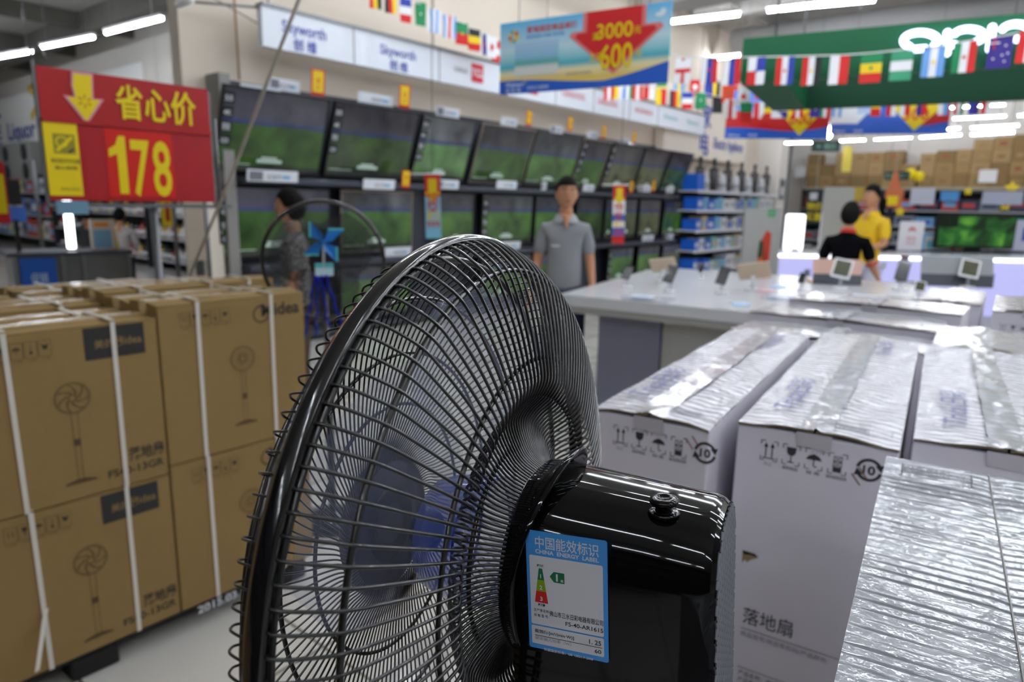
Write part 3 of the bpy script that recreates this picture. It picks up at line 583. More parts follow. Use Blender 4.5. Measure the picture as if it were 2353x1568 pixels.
# the big film-wrapped carton in the near right corner
def ribbed_carton():
    T = Matrix.Translation((-.155,.935,0)) @ rz(8)
    o = thing('white_carton', 'nearest white carton at lower right, wrapped in ribbed shiny film', 'box', (-.05,.5,.66), 'white fan cartons at the right')
    w_, L = .214, .80; m = MB(T); m.bevbox((0,-L,.66),(w_,0,1.192),.002,WCARD,seg=1); m.build('box_body', o)
    m = MB(T); rnd = random.Random(4); n = 700; K = 16; vs = []; fs = []     # film stretched in ribs across the top
    rib = [rnd.uniform(.0,1)**.7 for _ in range(n+1)]; sh = [rnd.uniform(-.25,.25) for _ in range(K+1)]
    for i in range(n+1):
        y = -L*i/n
        for k in range(K+1):
            u_ = k/K; x = w_*u_; ph = i*.52+u_*1.6+1.1*math.sin(u_*3+i*.012)+.9*math.sin(i*.031)
            A = .0022*(.25+.75*abs(math.sin(i*.013+u_*2)))*rib[int(ph/6.283+.5)%n]*(1 if .04 < u_ < .96 else .2)
            vs.append((x, y, 1.1945+A*max(0,math.cos(ph))**9+(-.0016 if abs(u_-.5) < .03 else 0)))
    for i in range(n):
        for k in range(K): a = i*(K+1)+k; fs.append((a,a+K+1,a+K+2,a+1))
    m.add(vs, fs, mat('stretch_film_top', (138,140,146), .17, coat=.65, bump=.25, bscale=60), smooth=True); m.build('stretch_film', o)
    m = MB(T @ Matrix.Translation((0,0,1.1968))); x = .02
    for x0, x1, y0, y1 in ((.018,.0195,-.05,-.026),(.088,.0895,-.05,-.026)): m.quad(x0,y0-.004,x1,y1+.004,WINK,None)
    while x < .066:
        for j in range(5): 
            if rnd.random() < .75: m.quad(x,-.048+j*.0046,x+.0011,-.0445+j*.0046,WINK,None)
        x += .0017
    m.text('FS40', .078, -.041, .011, WINK, None, 0, 'C'); m.build('barcode_print', o)
    m = MB(T); m.box((w_/2-.0006,-L,1.1935),(w_/2+.0006,0,1.1950), mat('seam_grey',(140,138,134),.5)); m.build('flap_seam', o)
    T2 = T; m = MB(T2); m.bevbox((0,-L,.11),(w_,0,.656),.002,WCARD,seg=1); tag(m.build('white_carton'), 'white carton directly beneath the ribbed film carton', 'box', 'white fan cartons at the right')
ribbed_carton()
white_box((.075,1.24), 8, .235, .9, .63, .50, 'fourth white carton from the left at the right picture edge', seed=23, prints=False, topprint=2)
white_box((.075,1.24), 8, .235, .9, .11, .515, 'white carton beneath the fourth one, lower layer', seed=24, prints=False, topprint=0)
# second and third rows behind
white_box((-.88,2.22), 2, .60, .24, .58, .52, 'white carton lying crosswise behind the leftmost ones, blurred tape on top', seed=31, topprint=0, prints=False, film=FILM2)
white_box((-.93,2.52), 2, .60, .30, .60, .52, 'white carton lying crosswise, second behind the front row', seed=32, topprint=0, prints=False, film=FILM2)
white_box((-.90,2.86), 2, .60, .30, .62, .52, 'white carton lying crosswise, third behind the front row', seed=33, topprint=0, prints=False, film=FILM2)
white_box((-.30,2.28), 6, .24, .42, .60, .52, 'short white carton with shiny top left of the right edge', seed=34, topprint=0, prints=False, film=FILM2)
white_box((-.04,2.30), 6, .24, .42, .60, .52, 'short white carton with shiny top at the right edge', seed=35, topprint=0, prints=False, film=FILM2)
GRYB = mat('grey_carton', (150,149,156), .6, noise=.04)
for k, (x, y, l) in enumerate(((-.535,3.42,'grey-white carton with a row of small symbols standing by the phone table'),(-.245,3.3,'grey-white carton at the right edge behind the shiny tops'))):
    o = white_box((x,y), 4, .24, .6, .55, .57, l, seed=40+k, topprint=0, prints=False, film=FILM2)
    m = MB(Matrix.Translation((x,y,0)) @ rz(4) @ frame((0,-.0012,0), (1,0,0), (0,0,1))); icons(m, .04, 1.05, .95); m.text('商品名称', .04, .95, .03, WINK2, None, 0, 'L', wid=.12); m.text('型号规格', .04, .91, .03, WINK2, None, 0, 'L', wid=.12); m.build('handling_symbols', o)
for x0, x1, y0, y1, l in ((-1.0,.32,1.0,2.2,'black pallet under the front row of white cartons'),(-.93,.2,2.25,3.2,'black pallet under the crosswise white cartons'),):
    pallet(x0,x1,y0+.12,y1-.1,.108,l)
def base(x0,y0,x1,y1,z,l):
    m = MB(); m.bevbox((x0,y0,0),(x1,y1,z),.004,WCARD); tag(m.build('white_carton'), l, 'box', 'white fan cartons at the right')
base(-.86,2.26,-.32,3.14,.578,'white carton bottom layer under the crosswise cartons'); base(-.30,2.29,.18,2.70,.598,'white carton bottom layer under the short shiny cartons')
base(-.53,3.42,-.02,4.0,.548,'white carton bottom layer beside the phone table')
# ------------------------------------------------------------------ the big black fan in front
FC = V((-.3187,.3462,1.254)); FA = V((-.9619,-.266,-.063)).normalized(); FS = V((.2666,-.9638,0)).normalized(); FU = FA.cross(FS); FU = FU if FU.z > 0 else -FU
# head frame: x = towards the camera side, y = up, z = backwards along the axis (towards the motor)
HM = Matrix((FS, FU, -FA)).transposed().to_4x4(); HM = Matrix.Translation(FC) @ HM
GL = mat('fan_black_gloss', (7,7,8), .06, spec=.38); WIRE = mat('grille_wire', (22,22,22), .28, coat=.4, spec=.6); RIM = mat('rim_black', (14,14,15), .16, coat=.6)
BLADE = mat('blade_blue_clear', (165,172,200), .2, alpha=.15, coat=.2); HUBM = mat('hub_blue_clear', (80,108,205), .12, alpha=.6, coat=.6, emit=0)
fan = thing('pedestal_fan', 'large black pedestal fan seen from behind, energy sticker on its motor', 'fan', (FC.x, FC.y, 0))
R = .22
m = MB(HM); m.lathe([(R-.003,-.0030),(R,-.0036),(R+.0028,-.0024),(R+.0040,.0008),(R+.0040,.0046),(R+.0028,.0078),(R,.0090),(R-.003,.0084),(R-.0030,.0068),(R-.0020,.0055),(R-.0020,-.0005),(R-.0030,-.0015)], RIM, n=160, closed=True); m.build('guard_rim', fan)
def pol(r_, q, z): return V((r_*math.cos(q), r_*math.sin(q), z))
def smooth(ctrl, n=5):     # Catmull-Rom through (r, dtheta, z)
    out = []; P = [ctrl[0]]+ctrl+[ctrl[-1]]
    for i in range(1, len(P)-2):
        a, b, c, d = P[i-1], P[i], P[i+1], P[i+2]
        for k in range(n):
            t = k/n; out.append(tuple(.5*((2*b[j])+(-a[j]+c[j])*t+(2*a[j]-5*b[j]+4*c[j]-d[j])*t*t+(-a[j]+3*b[j]-3*c[j]+d[j])*t**3) for j in range(3)))
    out.append(ctrl[-1]); return out
NW = 128; WR = .00102; m = MB(HM); dq = 2*math.pi/NW
prof = smooth([(R-.003,0,.005),(.2190,0,.011),(.2135,0,.021),(.2005,0,.0345),(.185,0,.041),(.16,0,.0475),(.137,0,.0515),(.122,0,.053),(.1135,0,.050),(.1095,.30,.0465),(.1125,.42,.0455),(.1085,.5,.0435),(.098,.5,.034),(.088,.5,.031),(.072,.5,.037),(.064,.5,.043),(.0585,.5,.051)], 4)
for i in range(NW): m.tube([pol(r_, (i+t)*dq, z) for r_, t, z in prof], WR, WIRE, 6, cap=False)
for r_, z, rr in ((.1985,.0335,.0019),(.137,.0495,.0016),(.0735,.034,.0016),(.2170,.010,.0016)):
    m.lathe([(r_+rr*math.cos(2*math.pi*k/8), z+rr*math.sin(2*math.pi*k/8)) for k in range(8)], WIRE, n=120, closed=True)
m.build('rear_guard', fan)
m = MB(HM)
prof = smooth([(R-.002,0,.000),(.2180,0,-.006),(.2170,0,-.012),(.2145,0,-.0185),(.2095,0,-.0215),(.2045,0,-.0205),(.196,0,-.0265),(.178,.6,-.045),(.15,1.7,-.056),(.12,3.0,-.063),(.09,4.6,-.069),(.07,6.4,-.0715),(.058,9.0,-.0725),(.05,10.2,-.073)], 4)
for i in range(NW): m.tube([pol(r_, (i+.5)*dq-t*dq, z) for r_, t, z in prof], .0007, WIRE, 6, cap=False)
for r_, z, rr in ((.2065,-.0172,.0025),(.178,-.0475,.0016),(.1357,-.0615,.0015),(.095,-.0695,.0014)):
    m.lathe([(r_+rr*math.cos(2*math.pi*k/8), z+rr*math.sin(2*math.pi*k/8)) for k in range(8)], WIRE, n=120, closed=True)
fg = m.build('front_guard', fan)
m = MB(HM); m.lathe([(0,-.074),(.050,-.074),(.054,-.076),(.056,-.080),(.050,-.086),(0,-.088)], mat('badge_navy', (24,28,44), .3, coat=.5), n=48); m.lathe([(.016,-.0738),(.026,-.072),(.03,-.0738)], mat('badge_dark', (12,12,16), .3), n=32); m.build('centre_badge', fg)
# blades at rest
m = MB(HM); m.lathe([(0,-.034),(.030,-.034),(.041,-.029),(.0455,-.015),(.0475,.012),(.0475,.020),(.0455,.020)], HUBM, n=40); m.lathe([(.0478,.006),(.0484,.007),(.0478,.008)], mat('hub_line',(30,40,150),.3), n=40); hub = m.build('blade_hub', fan)
m = MB(HM); m.lathe([(0,-.05),(.012,-.05),(.014,-.044),(.014,-.034)], mat('spinner_blue',(30,40,90),.3,coat=.5), n=24); m.build('blade_nut', fan)
for b_ in range(5):
    m = MB(HM); vs = []; nr, na = 12, 12; q0 = b_*2*math.pi/5+.35
    for i in range(nr+1):
        u_ = i/nr; r_ = .044+u_*(.190-.044); half = .30+.32*math.sin(math.pi*min(1,u_*1.12)**.8)*(.9)+.12*u_; sk = .35*u_
        if i == nr: half *= .82
        for k in range(na+1):
            t = k/na*2-1; q = q0+sk+t*half; z = -.008+t*(.020-.006*u_)+.006*(t*t)
            vs.append(pol(r_-(.012*t*t if i == nr else 0), q, z))
    fs = [(i*(na+1)+k,i*(na+1)+k+1,(i+1)*(na+1)+k+1,(i+1)*(na+1)+k) for i in range(nr) for k in range(na)]
    n0 = len(vs); vs += [v+V((0,0,.0018)) for v in vs]; fs += [tuple(n0+k for k in f[::-1]) for f in fs]
    m.add(vs, fs, BLADE, smooth=True); m.build('fan_blade', fan)
# collar, motor housing
def rrect(hw, top, bot, rad, n=10):
    pts = []
    for cx, cy, a0 in ((hw-rad,top-rad,0),(-hw+rad,top-rad,90),(-hw+rad,bot+rad*.6,180),(hw-rad,bot+rad*.6,270)):
        rr_ = rad if cy > 0 else rad*.6
        cx = math.copysign(hw-rr_, cx)
        for k in range(n+1):
            q = math.radians(a0+90*k/n); pts.append((cx+rr_*math.cos(q), cy+rr_*math.sin(q)))
    return pts
def loft(m, secs, mt, cap0=False, cap1=False, smooth_=True):
    n = len(secs[0][0]); vs = [(p[0],p[1],z) for s_, z in secs for p in s_]
    fs = [(i*n+k,i*n+(k+1)%n,(i+1)*n+(k+1)%n,(i+1)*n+k) for i in range(len(secs)-1) for k in range(n)]
    m.add(vs, fs, mt, smooth=smooth_)
    if cap0: m.add(vs[:n], [tuple(range(n))[::-1]], mt)
    if cap1: m.add(vs[-n:], [tuple(range(n))], mt)
c0 = -.008; m = MB(HM); vs = []; n, K = 96, 9
for i in range(n):
    q_ = 2*math.pi*i/n; up_ = max(0, math.sin(q_)); ux, uy = math.cos(q_), math.sin(q_)
    kb = .060+.022*up_**2.2; Rb = .0635+.021*up_**1.3
    for r_, z in ((.0,.046),(.050,.046),(.0565,.0462),(.0600,.0475),(.0625,.051),(.0630+(Rb-.0635)*.5,.051+(kb-.051)*.5),(Rb,kb),(Rb-.0018,kb+.0004),(.0600+(Rb-.0635)*.5,.054+(kb-.054)*.5),(.052,.056)):
        vs.append((r_*ux, c0+r_*uy, z))
m.add(vs, [(i*10+k,((i+1)%n)*10+k,((i+1)%n)*10+k+1,i*10+k+1) for i in range(n) for k in range(9)], GL, smooth=True); m.build('rear_collar', fan)
m = MB(HM)
S = lambda k, hw, top, bot, rad: (rrect(hw, top, bot, rad), k-(k-.0545)*.035)
loft(m, [S(.0545,.0545,.0615,-.112,.044),S(.064,.0550,.0625,-.114,.044),S(.09,.0535,.0600,-.114,.043),S(.14,.0510,.0555,-.112,.041),S(.176,.0490,.0520,-.110,.039),S(.1815,.0465,.0500,-.108,.037)], GL, True, False); m.build('motor_housing', fan)
# end cover with diamond slots
m = MB(HM); MESH = mat('end_mesh_grey', (120,122,128), .3, coat=.4)
sec = rrect(.0465,.050,-.108,.037); cxm = sum(p[0] for p in sec)/len(sec); cym = sum(p[1] for p in sec)/len(sec)
loft(m, [(sec,.1770), ([(p[0]*.96,(p[1]-cym)*.97+cym) for p in sec],.1795)], GL); m.add([(p[0]*.96,(p[1]-cym)*.97+cym,.1785) for p in sec], [tuple(range(len(sec)))], GL)
def inside(x, y):
    if abs(x) > .0445 or y > .0475 or y < -.105: return False
    for sx in (-1,1):
        if sx*x > .0095 and y > .013: return (abs(x)-.0095)**2+(y-.013)**2 < .0345**2
    return True
st = .0075
for sgn in (1,-1):
    for i in range(-34, 36):
        # diagonal bars, steep: direction (1, 2.0)
        pts = []
        for k in range(0, 140):
            y = -.105+k*.00115; x = i*st + sgn*(y+.03)/2.0
            if inside(x, y): pts.append((x, y, .1805))
            elif len(pts) > 1: m.tube(pts[::max(1,len(pts)-1)] if len(pts) > 1 else pts, .00095, MESH, 5, cap=False); pts = []
            else: pts = []
        if len(pts) > 1: m.tube([pts[0], pts[-1]], .00095, MESH, 5, cap=False)
m.build('end_cover', fan)
# oscillation knob on top of the housing
KT = Matrix.Translation((.024,.0515,.146)) @ Matrix.Scale(.68,4) @ Matrix.Rotation(-math.pi/2,4,'X')
m = MB(HM); m.lathe([(.0,-.004),(.009,-.004),(.0085,.002),(.0075,.005),(.0085,.0075),(.0125,.0105),(.0135,.0125),(.0125,.0145),(.009,.0155),(.0065,.0158),(.0055,.0145),(0,.0142)], GL, KT, n=32); m.lathe([(.0,.0),(.0135,.0),(.0145,.0015),(.012,.003),(0,.003)], GL, KT, n=32); m.build('swing_knob', fan)
# energy sticker
def side_pt(k, vv):    # a point on the camera side of the housing
    hw = .0574+( .0552-.0574)*(k-.075)/(.15-.075) if k > .075 else .0574
    return hw
LB = mat('sticker_blue', (62,142,214), .35, coat=.3); LW = mat('sticker_white_paper', (205,205,210), .35, coat=.3); LG = mat('label_green', (22,104,62), .4); LLG = mat('label_lime', (128,156,24), .4); LR = mat('label_red', (196,34,32), .4)
o_ = V((.0547,.0425,.0665)); e_ = V((.0525,.0425,.1215))
XR = (e_-o_).normalized()
LM = HM @ frame(o_+V((.0005,0,0)), XR, (0,1,0)) @ Matrix.Diagonal((.956,.971,1,1))
# make sure the sticker normal looks outwards (+x of the head frame)
nx = (LM.to_3x3() @ V((0,0,1))).dot(HM.to_3x3() @ V((1,0,0)))
W_, H_ = .0545, -.0830
m = MB(LM); sg = 1 if nx > 0 else -1
def zz(k): return sg*k*.00018
def q(x0, y0, x1, y1, c, k): m.quad(x0, y0, x1, y1, c, None, zz(k))
def rq(x0, y0, x1, y1, r_, c, k):
    pts = []
    for cx, cy, a in ((x1-r_,y1-r_,0),(x0+r_,y1-r_,90),(x0+r_,y0+r_,180),(x1-r_,y0+r_,270)):
        for j in range(5): t = math.radians(a+22.5*j); pts.append((cx+r_*math.cos(t), cy+r_*math.sin(t)))
    m.poly(pts, c, None, zz(k))
rq(0,H_,W_,0,.0016,LB,1)
m.text('中国能效标识', W_*.51, -.0110, .0090, LW, None, .010, 'C', zz(2), wid=W_*.78); m.text('CHINA  ENERGY  LABEL', W_*.51, -.0152, .0038, LW, None, .03, 'C', zz(2), wid=W_*.78)
rq(.0022,-.0655,W_-.0030,-.0170,.0012,LW,2); rq(.0022,-.0795,W_-.0030,-.0665,.0010,LW,2)
def tri(y0, y1, c):
    f_ = lambda y: .0012+(y+.0255)/(-.0495+.0255)*.0034
    m.poly([(.0098-f_(y0),y0),(.0098+f_(y0),y0),(.0098+f_(y1),y1),(.0098-f_(y1),y1)][::-1], c, None, zz(3))
tri(-.0255,-.0335,LG); tri(-.0335,-.0415,LLG); tri(-.0415,-.0495,LR)
for i, t in enumerate('123'): m.text(t, .0098, -.0322-i*.0079, .0040, LW, None, .03, 'C', zz(4))
m.text('耗能低', .0098, -.0244, .0020, BLACK, None, .03, 'C', zz(3), wid=.0048); m.text('耗能高', .0098, -.0518, .0020, BLACK, None, .03, 'C', zz(3), wid=.0048)
m.poly([(.0160,-.0300),(.0188,-.0264),(.0260,-.0264),(.0260,-.0336),(.0188,-.0336)][::-1], LG, None, zz(3)); m.text('1', .0210, -.0323, .0066, LW, None, .04, 'C', zz(4)); m.text('级', .0244, -.0325, .0020, LW, None, .02, 'C', zz(4))
m.text('生产者名称', .0042, -.0560, .0024, BLACK, None, 0, 'L', zz(3), wid=.0105); m.text('规 格 型 号：', .0042, -.0597, .0024, BLACK, None, 0, 'L', zz(3), wid=.0105)
m.text('佛山市三水日彩电器有限公司', .0150, -.0575, .0042, BLACK, None, .008, 'L', zz(3), wid=.0362); m.text('FS-40-AR1615', .0260, -.0625, .0040, BLACK, None, .012, 'L', zz(3), wid=.0252)
m.text('能效值[m³/(min·W)]', .0045, -.0712, .0029, BLACK, None, .012, 'L', zz(3), wid=.0270); m.text('1. 25', W_-.0048, -.0718, .0044, BLACK, None, .015, 'R', zz(3), wid=.0080)
q(.0045,-.0735,W_-.0042,-.0731,BLACK,3)
m.text('额定输入功率（W）', .0045, -.0762, .0027, WINK2, None, 0, 'L', zz(3), wid=.0250); m.text('60', W_-.0048, -.0775, .0038, BLACK, None, .015, 'R', zz(3), wid=.0044)
m.text('依据国家标准：GB 12021.9-2008', W_*.5, -.0832, .0022, LW, None, .01, 'C', zz(3), wid=W_*.62)
m.build('energy_sticker', fan)
# neck, pole and foot (below the picture)
m = MB(); b0 = HM @ V((0,-.09,.12)); m.tube([b0, V((b0.x,b0.y,1.02))], .028, GL, 16); m.build('neck', fan)
m = MB(); m.tube([V((b0.x,b0.y,1.03)), V((b0.x,b0.y,.55))], .012, mat('chrome_pole', (180,180,185), .15, metal=1), 16); m.build('inner_pole', fan)
m = MB(); m.tube([V((b0.x,b0.y,.56)), V((b0.x,b0.y,.03))], .018, GL, 16); m.build('outer_pole', fan)
m = MB(Matrix.Translation((b0.x,b0.y,0))); m.lathe([(0,0),(.17,0),(.172,.012),(.12,.03),(.03,.05),(.02,.08),(0,.08)], GL, n=48); m.build('foot_base', fan)
# ------------------------------------------------------------------ second fan with the paper pinwheel
C2 = atD(745,600,2.9); d2 = V((-C2.x,-C2.y,0)).normalized(); d2 = (rz(6) @ d2.to_4d()).to_3d() if False else d2
R2 = .262 * .95; M2 = frame(C2, V((-d2.y,d2.x,0)), (0,0,1))
f2 = thing('pedestal_fan', 'smaller black display fan with a blue paper pinwheel, behind the brown cartons', 'fan', (C2.x,C2.y,0))
m = MB(M2); rr = .0085; m.lathe([(R2+rr*math.cos(2*math.pi*k/8), rr*1.6*math.sin(2*math.pi*k/8)) for k in range(8)], RIM, n=80, closed=True); m.build('guard_rim', f2)
m = MB(M2)
for i in range(110):
    q_ = 2*math.pi*i/110; m.tube([pol(R2,q_,0),pol(R2*.97,q_,.03),pol(R2*.6,q_+.05,.055),pol(R2*.25,q_+.12,.062)], .0008, WIRE, 3, cap=False)
for r_, z in ((R2*.97,.03),(R2*.6,.055)): m.lathe([(r_+.0018*math.cos(2*math.pi*k/6), z+.0018*math.sin(2*math.pi*k/6)) for k in range(6)], WIRE, n=60, closed=True)
m.lathe([(0,.066),(.055,.066),(.062,.062),(.058,.056)], mat('badge_navy',(24,28,44),.3), n=32); m.build('front_guard', f2)
m = MB(M2)
for i in range(80):
    q_ = 2*math.pi*i/80; m.tube([pol(R2,q_,0),pol(R2*.95,q_,-.04),pol(R2*.3,q_,-.09)], .0009, WIRE, 3, cap=False)
m.build('rear_guard', f2)
SMK = mat('blade_smoke', (50,52,58), .2, alpha=.62)
m = MB(M2); m.lathe([(0,.03),(.045,.028),(.05,-.02),(0,-.02)], mat('hub_black',(20,20,22),.3), n=32); m.build('blade_hub', f2)
for b_ in range(3):
    m = MB(M2); vs = []; q0 = b_*2*math.pi/3+.4
    for i in range(9):
        u_ = i/8; r_ = .04+u_*(R2*.9-.04); half = .45+.75*math.sin(math.pi*min(1,u_*1.05)**.8)
        for k in range(9): t = k/4-1; vs.append(pol(r_, q0+.3*u_+t*half, t*.018))
    m.add(vs, [(i*9+k,i*9+k+1,i*9+k+10,i*9+k+9) for i in range(8) for k in range(8)], SMK, smooth=True); m.build('fan_blade', f2)
m = MB(M2); m.tube([(0,0,-.03),(0,0,-.17)], .06, GL, 20); m.tube([(0,-.03,-.10),(0,-.14,-.10)], .025, GL, 12); m.build('motor_housing', f2)
m = MB(); b2 = M2 @ V((0,-.12,-.10)); m.tube([b2,V((b2.x,b2.y,.6))],.012,STEEL,12); m.tube([V((b2.x,b2.y,.62)),V((b2.x,b2.y,.02))],.018,GL,12); m.build('pole', f2)
m = MB(Matrix.Translation((b2.x,b2.y,0))); m.lathe([(0,0),(.17,0),(.17,.012),(.1,.03),(.02,.06),(0,.06)], GL, n=40); m.build('foot_base', f2)
PB = mat('pinwheel_blue', (20,110,190), .4); PT = mat('pinwheel_teal', (90,190,200), .4)
pw = thing('paper_pinwheel', 'blue paper pinwheel fixed to the front of the display fan', 'toy', tuple(M2 @ V((0,.1,.08))))
m = MB(M2); cx, cy = .0, .085
for k in range(4):
    a = math.radians(90*k+25); T = lambda r_, d, z: (cx+r_*math.cos(a+d), cy+r_*math.sin(a+d), z)
    m.add([T(0,0,.088),T(.052,.75,.082),T(.095,.10,.078),T(.034,-.35,.10)], [(0,1,2,3)], PB); m.add([T(.052,.75,.0825),T(.095,.10,.0785),T(.099,.16,.078),T(.060,.80,.082)], [(0,1,2,3)], PT)
m.build('paper_vanes', pw)
m = MB(M2); m.sphere((cx,cy,.1), .008, PB); m.build('centre_pin', pw)
m = MB(M2); m.tube([(cx,cy,.075),(cx-.003,-.02,.075)], .005, mat('stick_white',(200,210,205),.4), 8); m.build('stick', pw)
tg = thing('paper_tag', 'pale blue paper tag with tinsel ribbons under the pinwheel', 'tag', tuple(M2 @ V((0,-.02,.08))))
m = MB(M2); m.box((-.038,-.055,.072),(.036,-.002,.077), mat('tag_pale',(190,225,235),.4)); m.box((-.038,-.02,.077),(.036,-.002,.079), PT); m.build('tag_card', tg)
TIN = mat('tinsel_blue', (20,50,210), .2, metal=.5)
for k, (dx, b) in enumerate(((-.06,.30),(.075,.27),(.02,.22),(-.02,.26))):
    m = MB(M2); pts = [(-.02+dx*.3+dx*t+.004*math.sin(t*19+k), -.05-b*t, .077+.003*math.cos(t*23+k)) for t in [j/14 for j in range(15)]]; m.tube(pts, .005, TIN, 4, rs=[.002+.003*abs(math.sin(j*1.9+k)) for j in range(15)]); m.build('tinsel_ribbon', tg)
# ------------------------------------------------------------------ red price board on a post
RED = mat('board_red', (172,16,22), .4, coat=.08, noise=.06); REDB = mat('board_red_pocket', (172,30,40), .3, coat=.25, noise=.1, nscale=3); REDC = mat('digit_card_red', (214,34,24), .3, coat=.3); YL = mat('board_yellow', (240,214,10), .4)
PK = mat('outline_pink', (225,150,165), .4)
A = atD(78,160,2.9); B = atD(120,467,2.9); Cc = atD(475,205,3.45); D = atD(496,460,3.45)
bx = (A.x+B.x)/2; cx_ = (Cc.x+D.x)/2; zt = (A.z+Cc.z)/2; zb = (B.z+D.z)/2
o0 = V((bx,(A.y+B.y)/2,zb)); o1 = V((cx_,(Cc.y+D.y)/2,zb)); SW = (o1-o0).length; SH = zt-zb
F = frame(o0, o1-o0, (0,0,1)); 
pb = thing('price_board', 'red price board reading 178 with yellow arrow, on a grey metal post', 'sign', tuple((o0+o1)/2))
m = MB(F); m.plate(0,0,SW,SH*.62,.012,RED,None); m.plate(0,SH*.60,SW,SH,.016,RED,None); m.box((0,SH*.595,-.0),(SW,SH*.625,.010),RED); m.quad(.13*SW*1.6,.015,SW-.01,SH*.585,REDB,None,.001); m.build('board_panel', pb)
m = MB(F); m.quad(0,.02,SW*.178,SH*.60,YL,None,.004); m.quad(SW*.045,SH*.36,SW*.16,SH*.51,mat('sticker_olive',(150,140,30),.5),None,.0045); m.ring(SW*.09,SH*.45,.018,.024,YL,None,z=.005); m.line([(SW*.06,SH*.38),(SW*.145,SH*.49)],.012,YL,None,.0052); m.line([(SW*.12,SH*.37),(SW*.15,SH*.40)],.008,BLACK,None,.0052)
m.text('每日低价天天实惠', SW*.10, SH*.29, .022, BLACK, None, .005, 'C', .005, wid=SW*.15); m.text('放心购物', SW*.10, SH*.24, .018, BLACK, None, .005, 'C', .005, wid=SW*.12); m.text('省钱省心好生活', SW*.11, SH*.08, .012, BLACK, None, 0, 'C', .005, wid=SW*.1); m.build('yellow_slip', pb)
for i, (t, x) in enumerate((('1',.395),('7',.525),('8',.655))):
    m = MB(F); xx = x-.045; m.quad(SW*(xx-.025),.02,SW*(xx+.12),SH*.585,REDC,None,.003+.0006*i); (m.poly([(SW*x+a_*SW,SH*b_) for a_, b_ in ((-.055,.42),(-.055,.355),(-.008,.385),(-.008,.06),(.045,.06),(.045,.53),(.006,.53),(-.014,.455))],YL,None,.0055) if t == '1' else m.text(t, SW*(x), SH*.06, SH*.64, YL, None, .018, 'C', .0055, wid=SW*.115)); m.build('digit_card', pb)
m = MB(F); m.text('省心价', SW*.655, SH*.695, .16, YL, None, .020, 'C', .006, wid=SW*.50)
hx, hz = SW*.645, SH*.91
m.build('lettering', pb)
def arrow(m, cx, cz, s, c, z, g=0):
    pts = [(-.045-g,.12+g),(.048+g,.12+g),(.040+g,.02+g*.3),(.085+g*2.2,.02+g*.6),(.0,-.075-g*1.6),(-.090-g*2.2,.02+g*.6),(-.045-g,.02+g*.3),(-.055-g,.07)]
    m.poly([(cx+a*s*.74,cz+b*s) for a, b in pts], c, None, z)
m = MB(F); arrow(m, SW*.235, SH*.76, 1, PK, .0042, .010); arrow(m, SW*.235, SH*.76, 1, YL, .005)
for k in range(6):
    a = k*math.pi/3+.5; m.line([(SW*.235+.012*math.cos(a),SH*.775+.012*math.sin(a)),(SW*.235+.028*math.cos(a),SH*.775+.028*math.sin(a))], .007, mat('spark_orange',(200,130,20),.5), None, .006)
m.build('arrow_print', pb)
m = MB(F); m.box((-.012,-.01,-.02),(0,SH+.02,-.004),STEEL); m.box((SW,-.02,-.02),(SW+.012,SH*.98,-.004),STEEL); m.box((-.01,-.03,-.022),(SW+.09,-.012,-.004),STEEL); m.tube([(-.006,SH+.02,-.01),(-.01,SH+.07,-.01),(.03,SH+.075,-.01),(.045,SH+.03,-.005)],.006,STEEL,6); m.build('frame_bars', pb)
m = MB(F); m.quad(.02,-.06,SW*.2,-.002,mat('slip_pale_blue',(110,150,175),.4),None,.001); m.build('blue_slip', pb)
m = MB(); pp = F @ V((SW*.60,0,-.03)); m.tube([(pp.x,pp.y,.02),(pp.x,pp.y,zb-.0)],.018,STEEL,12); m.build('post', pb)
m = MB(Matrix.Translation((pp.x,pp.y,0))); m.lathe([(0,0),(.22,0),(.22,.012),(.03,.03),(0,.03)], STEEL, n=40); m.build('post_base', pb)
m = MB(); p2 = F @ V((SW+.04,0,-.02)); m.tube([(p2.x,p2.y,zb-.02),(p2.x-.05,p2.y+.02,zb+.42)],.008,STEEL,8); m.build('side_rod', pb)
m = MB(); m.tube([atD(702,-40,2.55), atD(640,120,2.8), atD(535,395,3.2), atD(433,642,3.6)], .0075, mat('cord_grey',(182,177,168),.5), 8); tag(m.build('cord'), 'long slack grey cord running diagonally down to the brown cartons', 'cord')
# ------------------------------------------------------------------ hanging promotion boards
def grad_mat(name, stops, axis=2, span=1.0):
    mm = bpy.data.materials.new(name); mm.use_nodes = True; nt = mm.node_tree; b = nt.nodes['Principled BSDF']; b.inputs['Roughness'].default_value = .4
    tc = nt.nodes.new('ShaderNodeTexCoord'); sp = nt.nodes.new('ShaderNodeSeparateXYZ'); r_ = nt.nodes.new('ShaderNodeValToRGB'); mt = nt.nodes.new('ShaderNodeMath'); mt.operation = 'MULTIPLY'; mt.inputs[1].default_value = 1/span
    nt.links.new(tc.outputs['Object'], sp.inputs[0]); nt.links.new(sp.outputs[axis], mt.inputs[0]); nt.links.new(mt.outputs[0], r_.inputs[0]); nt.links.new(r_.outputs[0], b.inputs['Base Color'])
    e = r_.color_ramp
    while len(e.elements) < len(stops): e.elements.new(.5)
    for el, (p, c) in zip(e.elements, stops): el.position = p; el.color = lin(c)+(1,)
    return mm
def board(pl, pr, zt_, zb_, label):
    """panel thing whose object space z runs from its bottom edge"""
    F = frame(V((pl.x,pl.y,zb_)), V((pr.x-pl.x,pr.y-pl.y,0)), (0,0,1)); W_ = V((pr.x-pl.x,pr.y-pl.y,0)).length; H_ = zt_-zb_
    return thing('promotion_board', label, 'sign', (pl.x,pl.y,zb_)), F, W_, H_
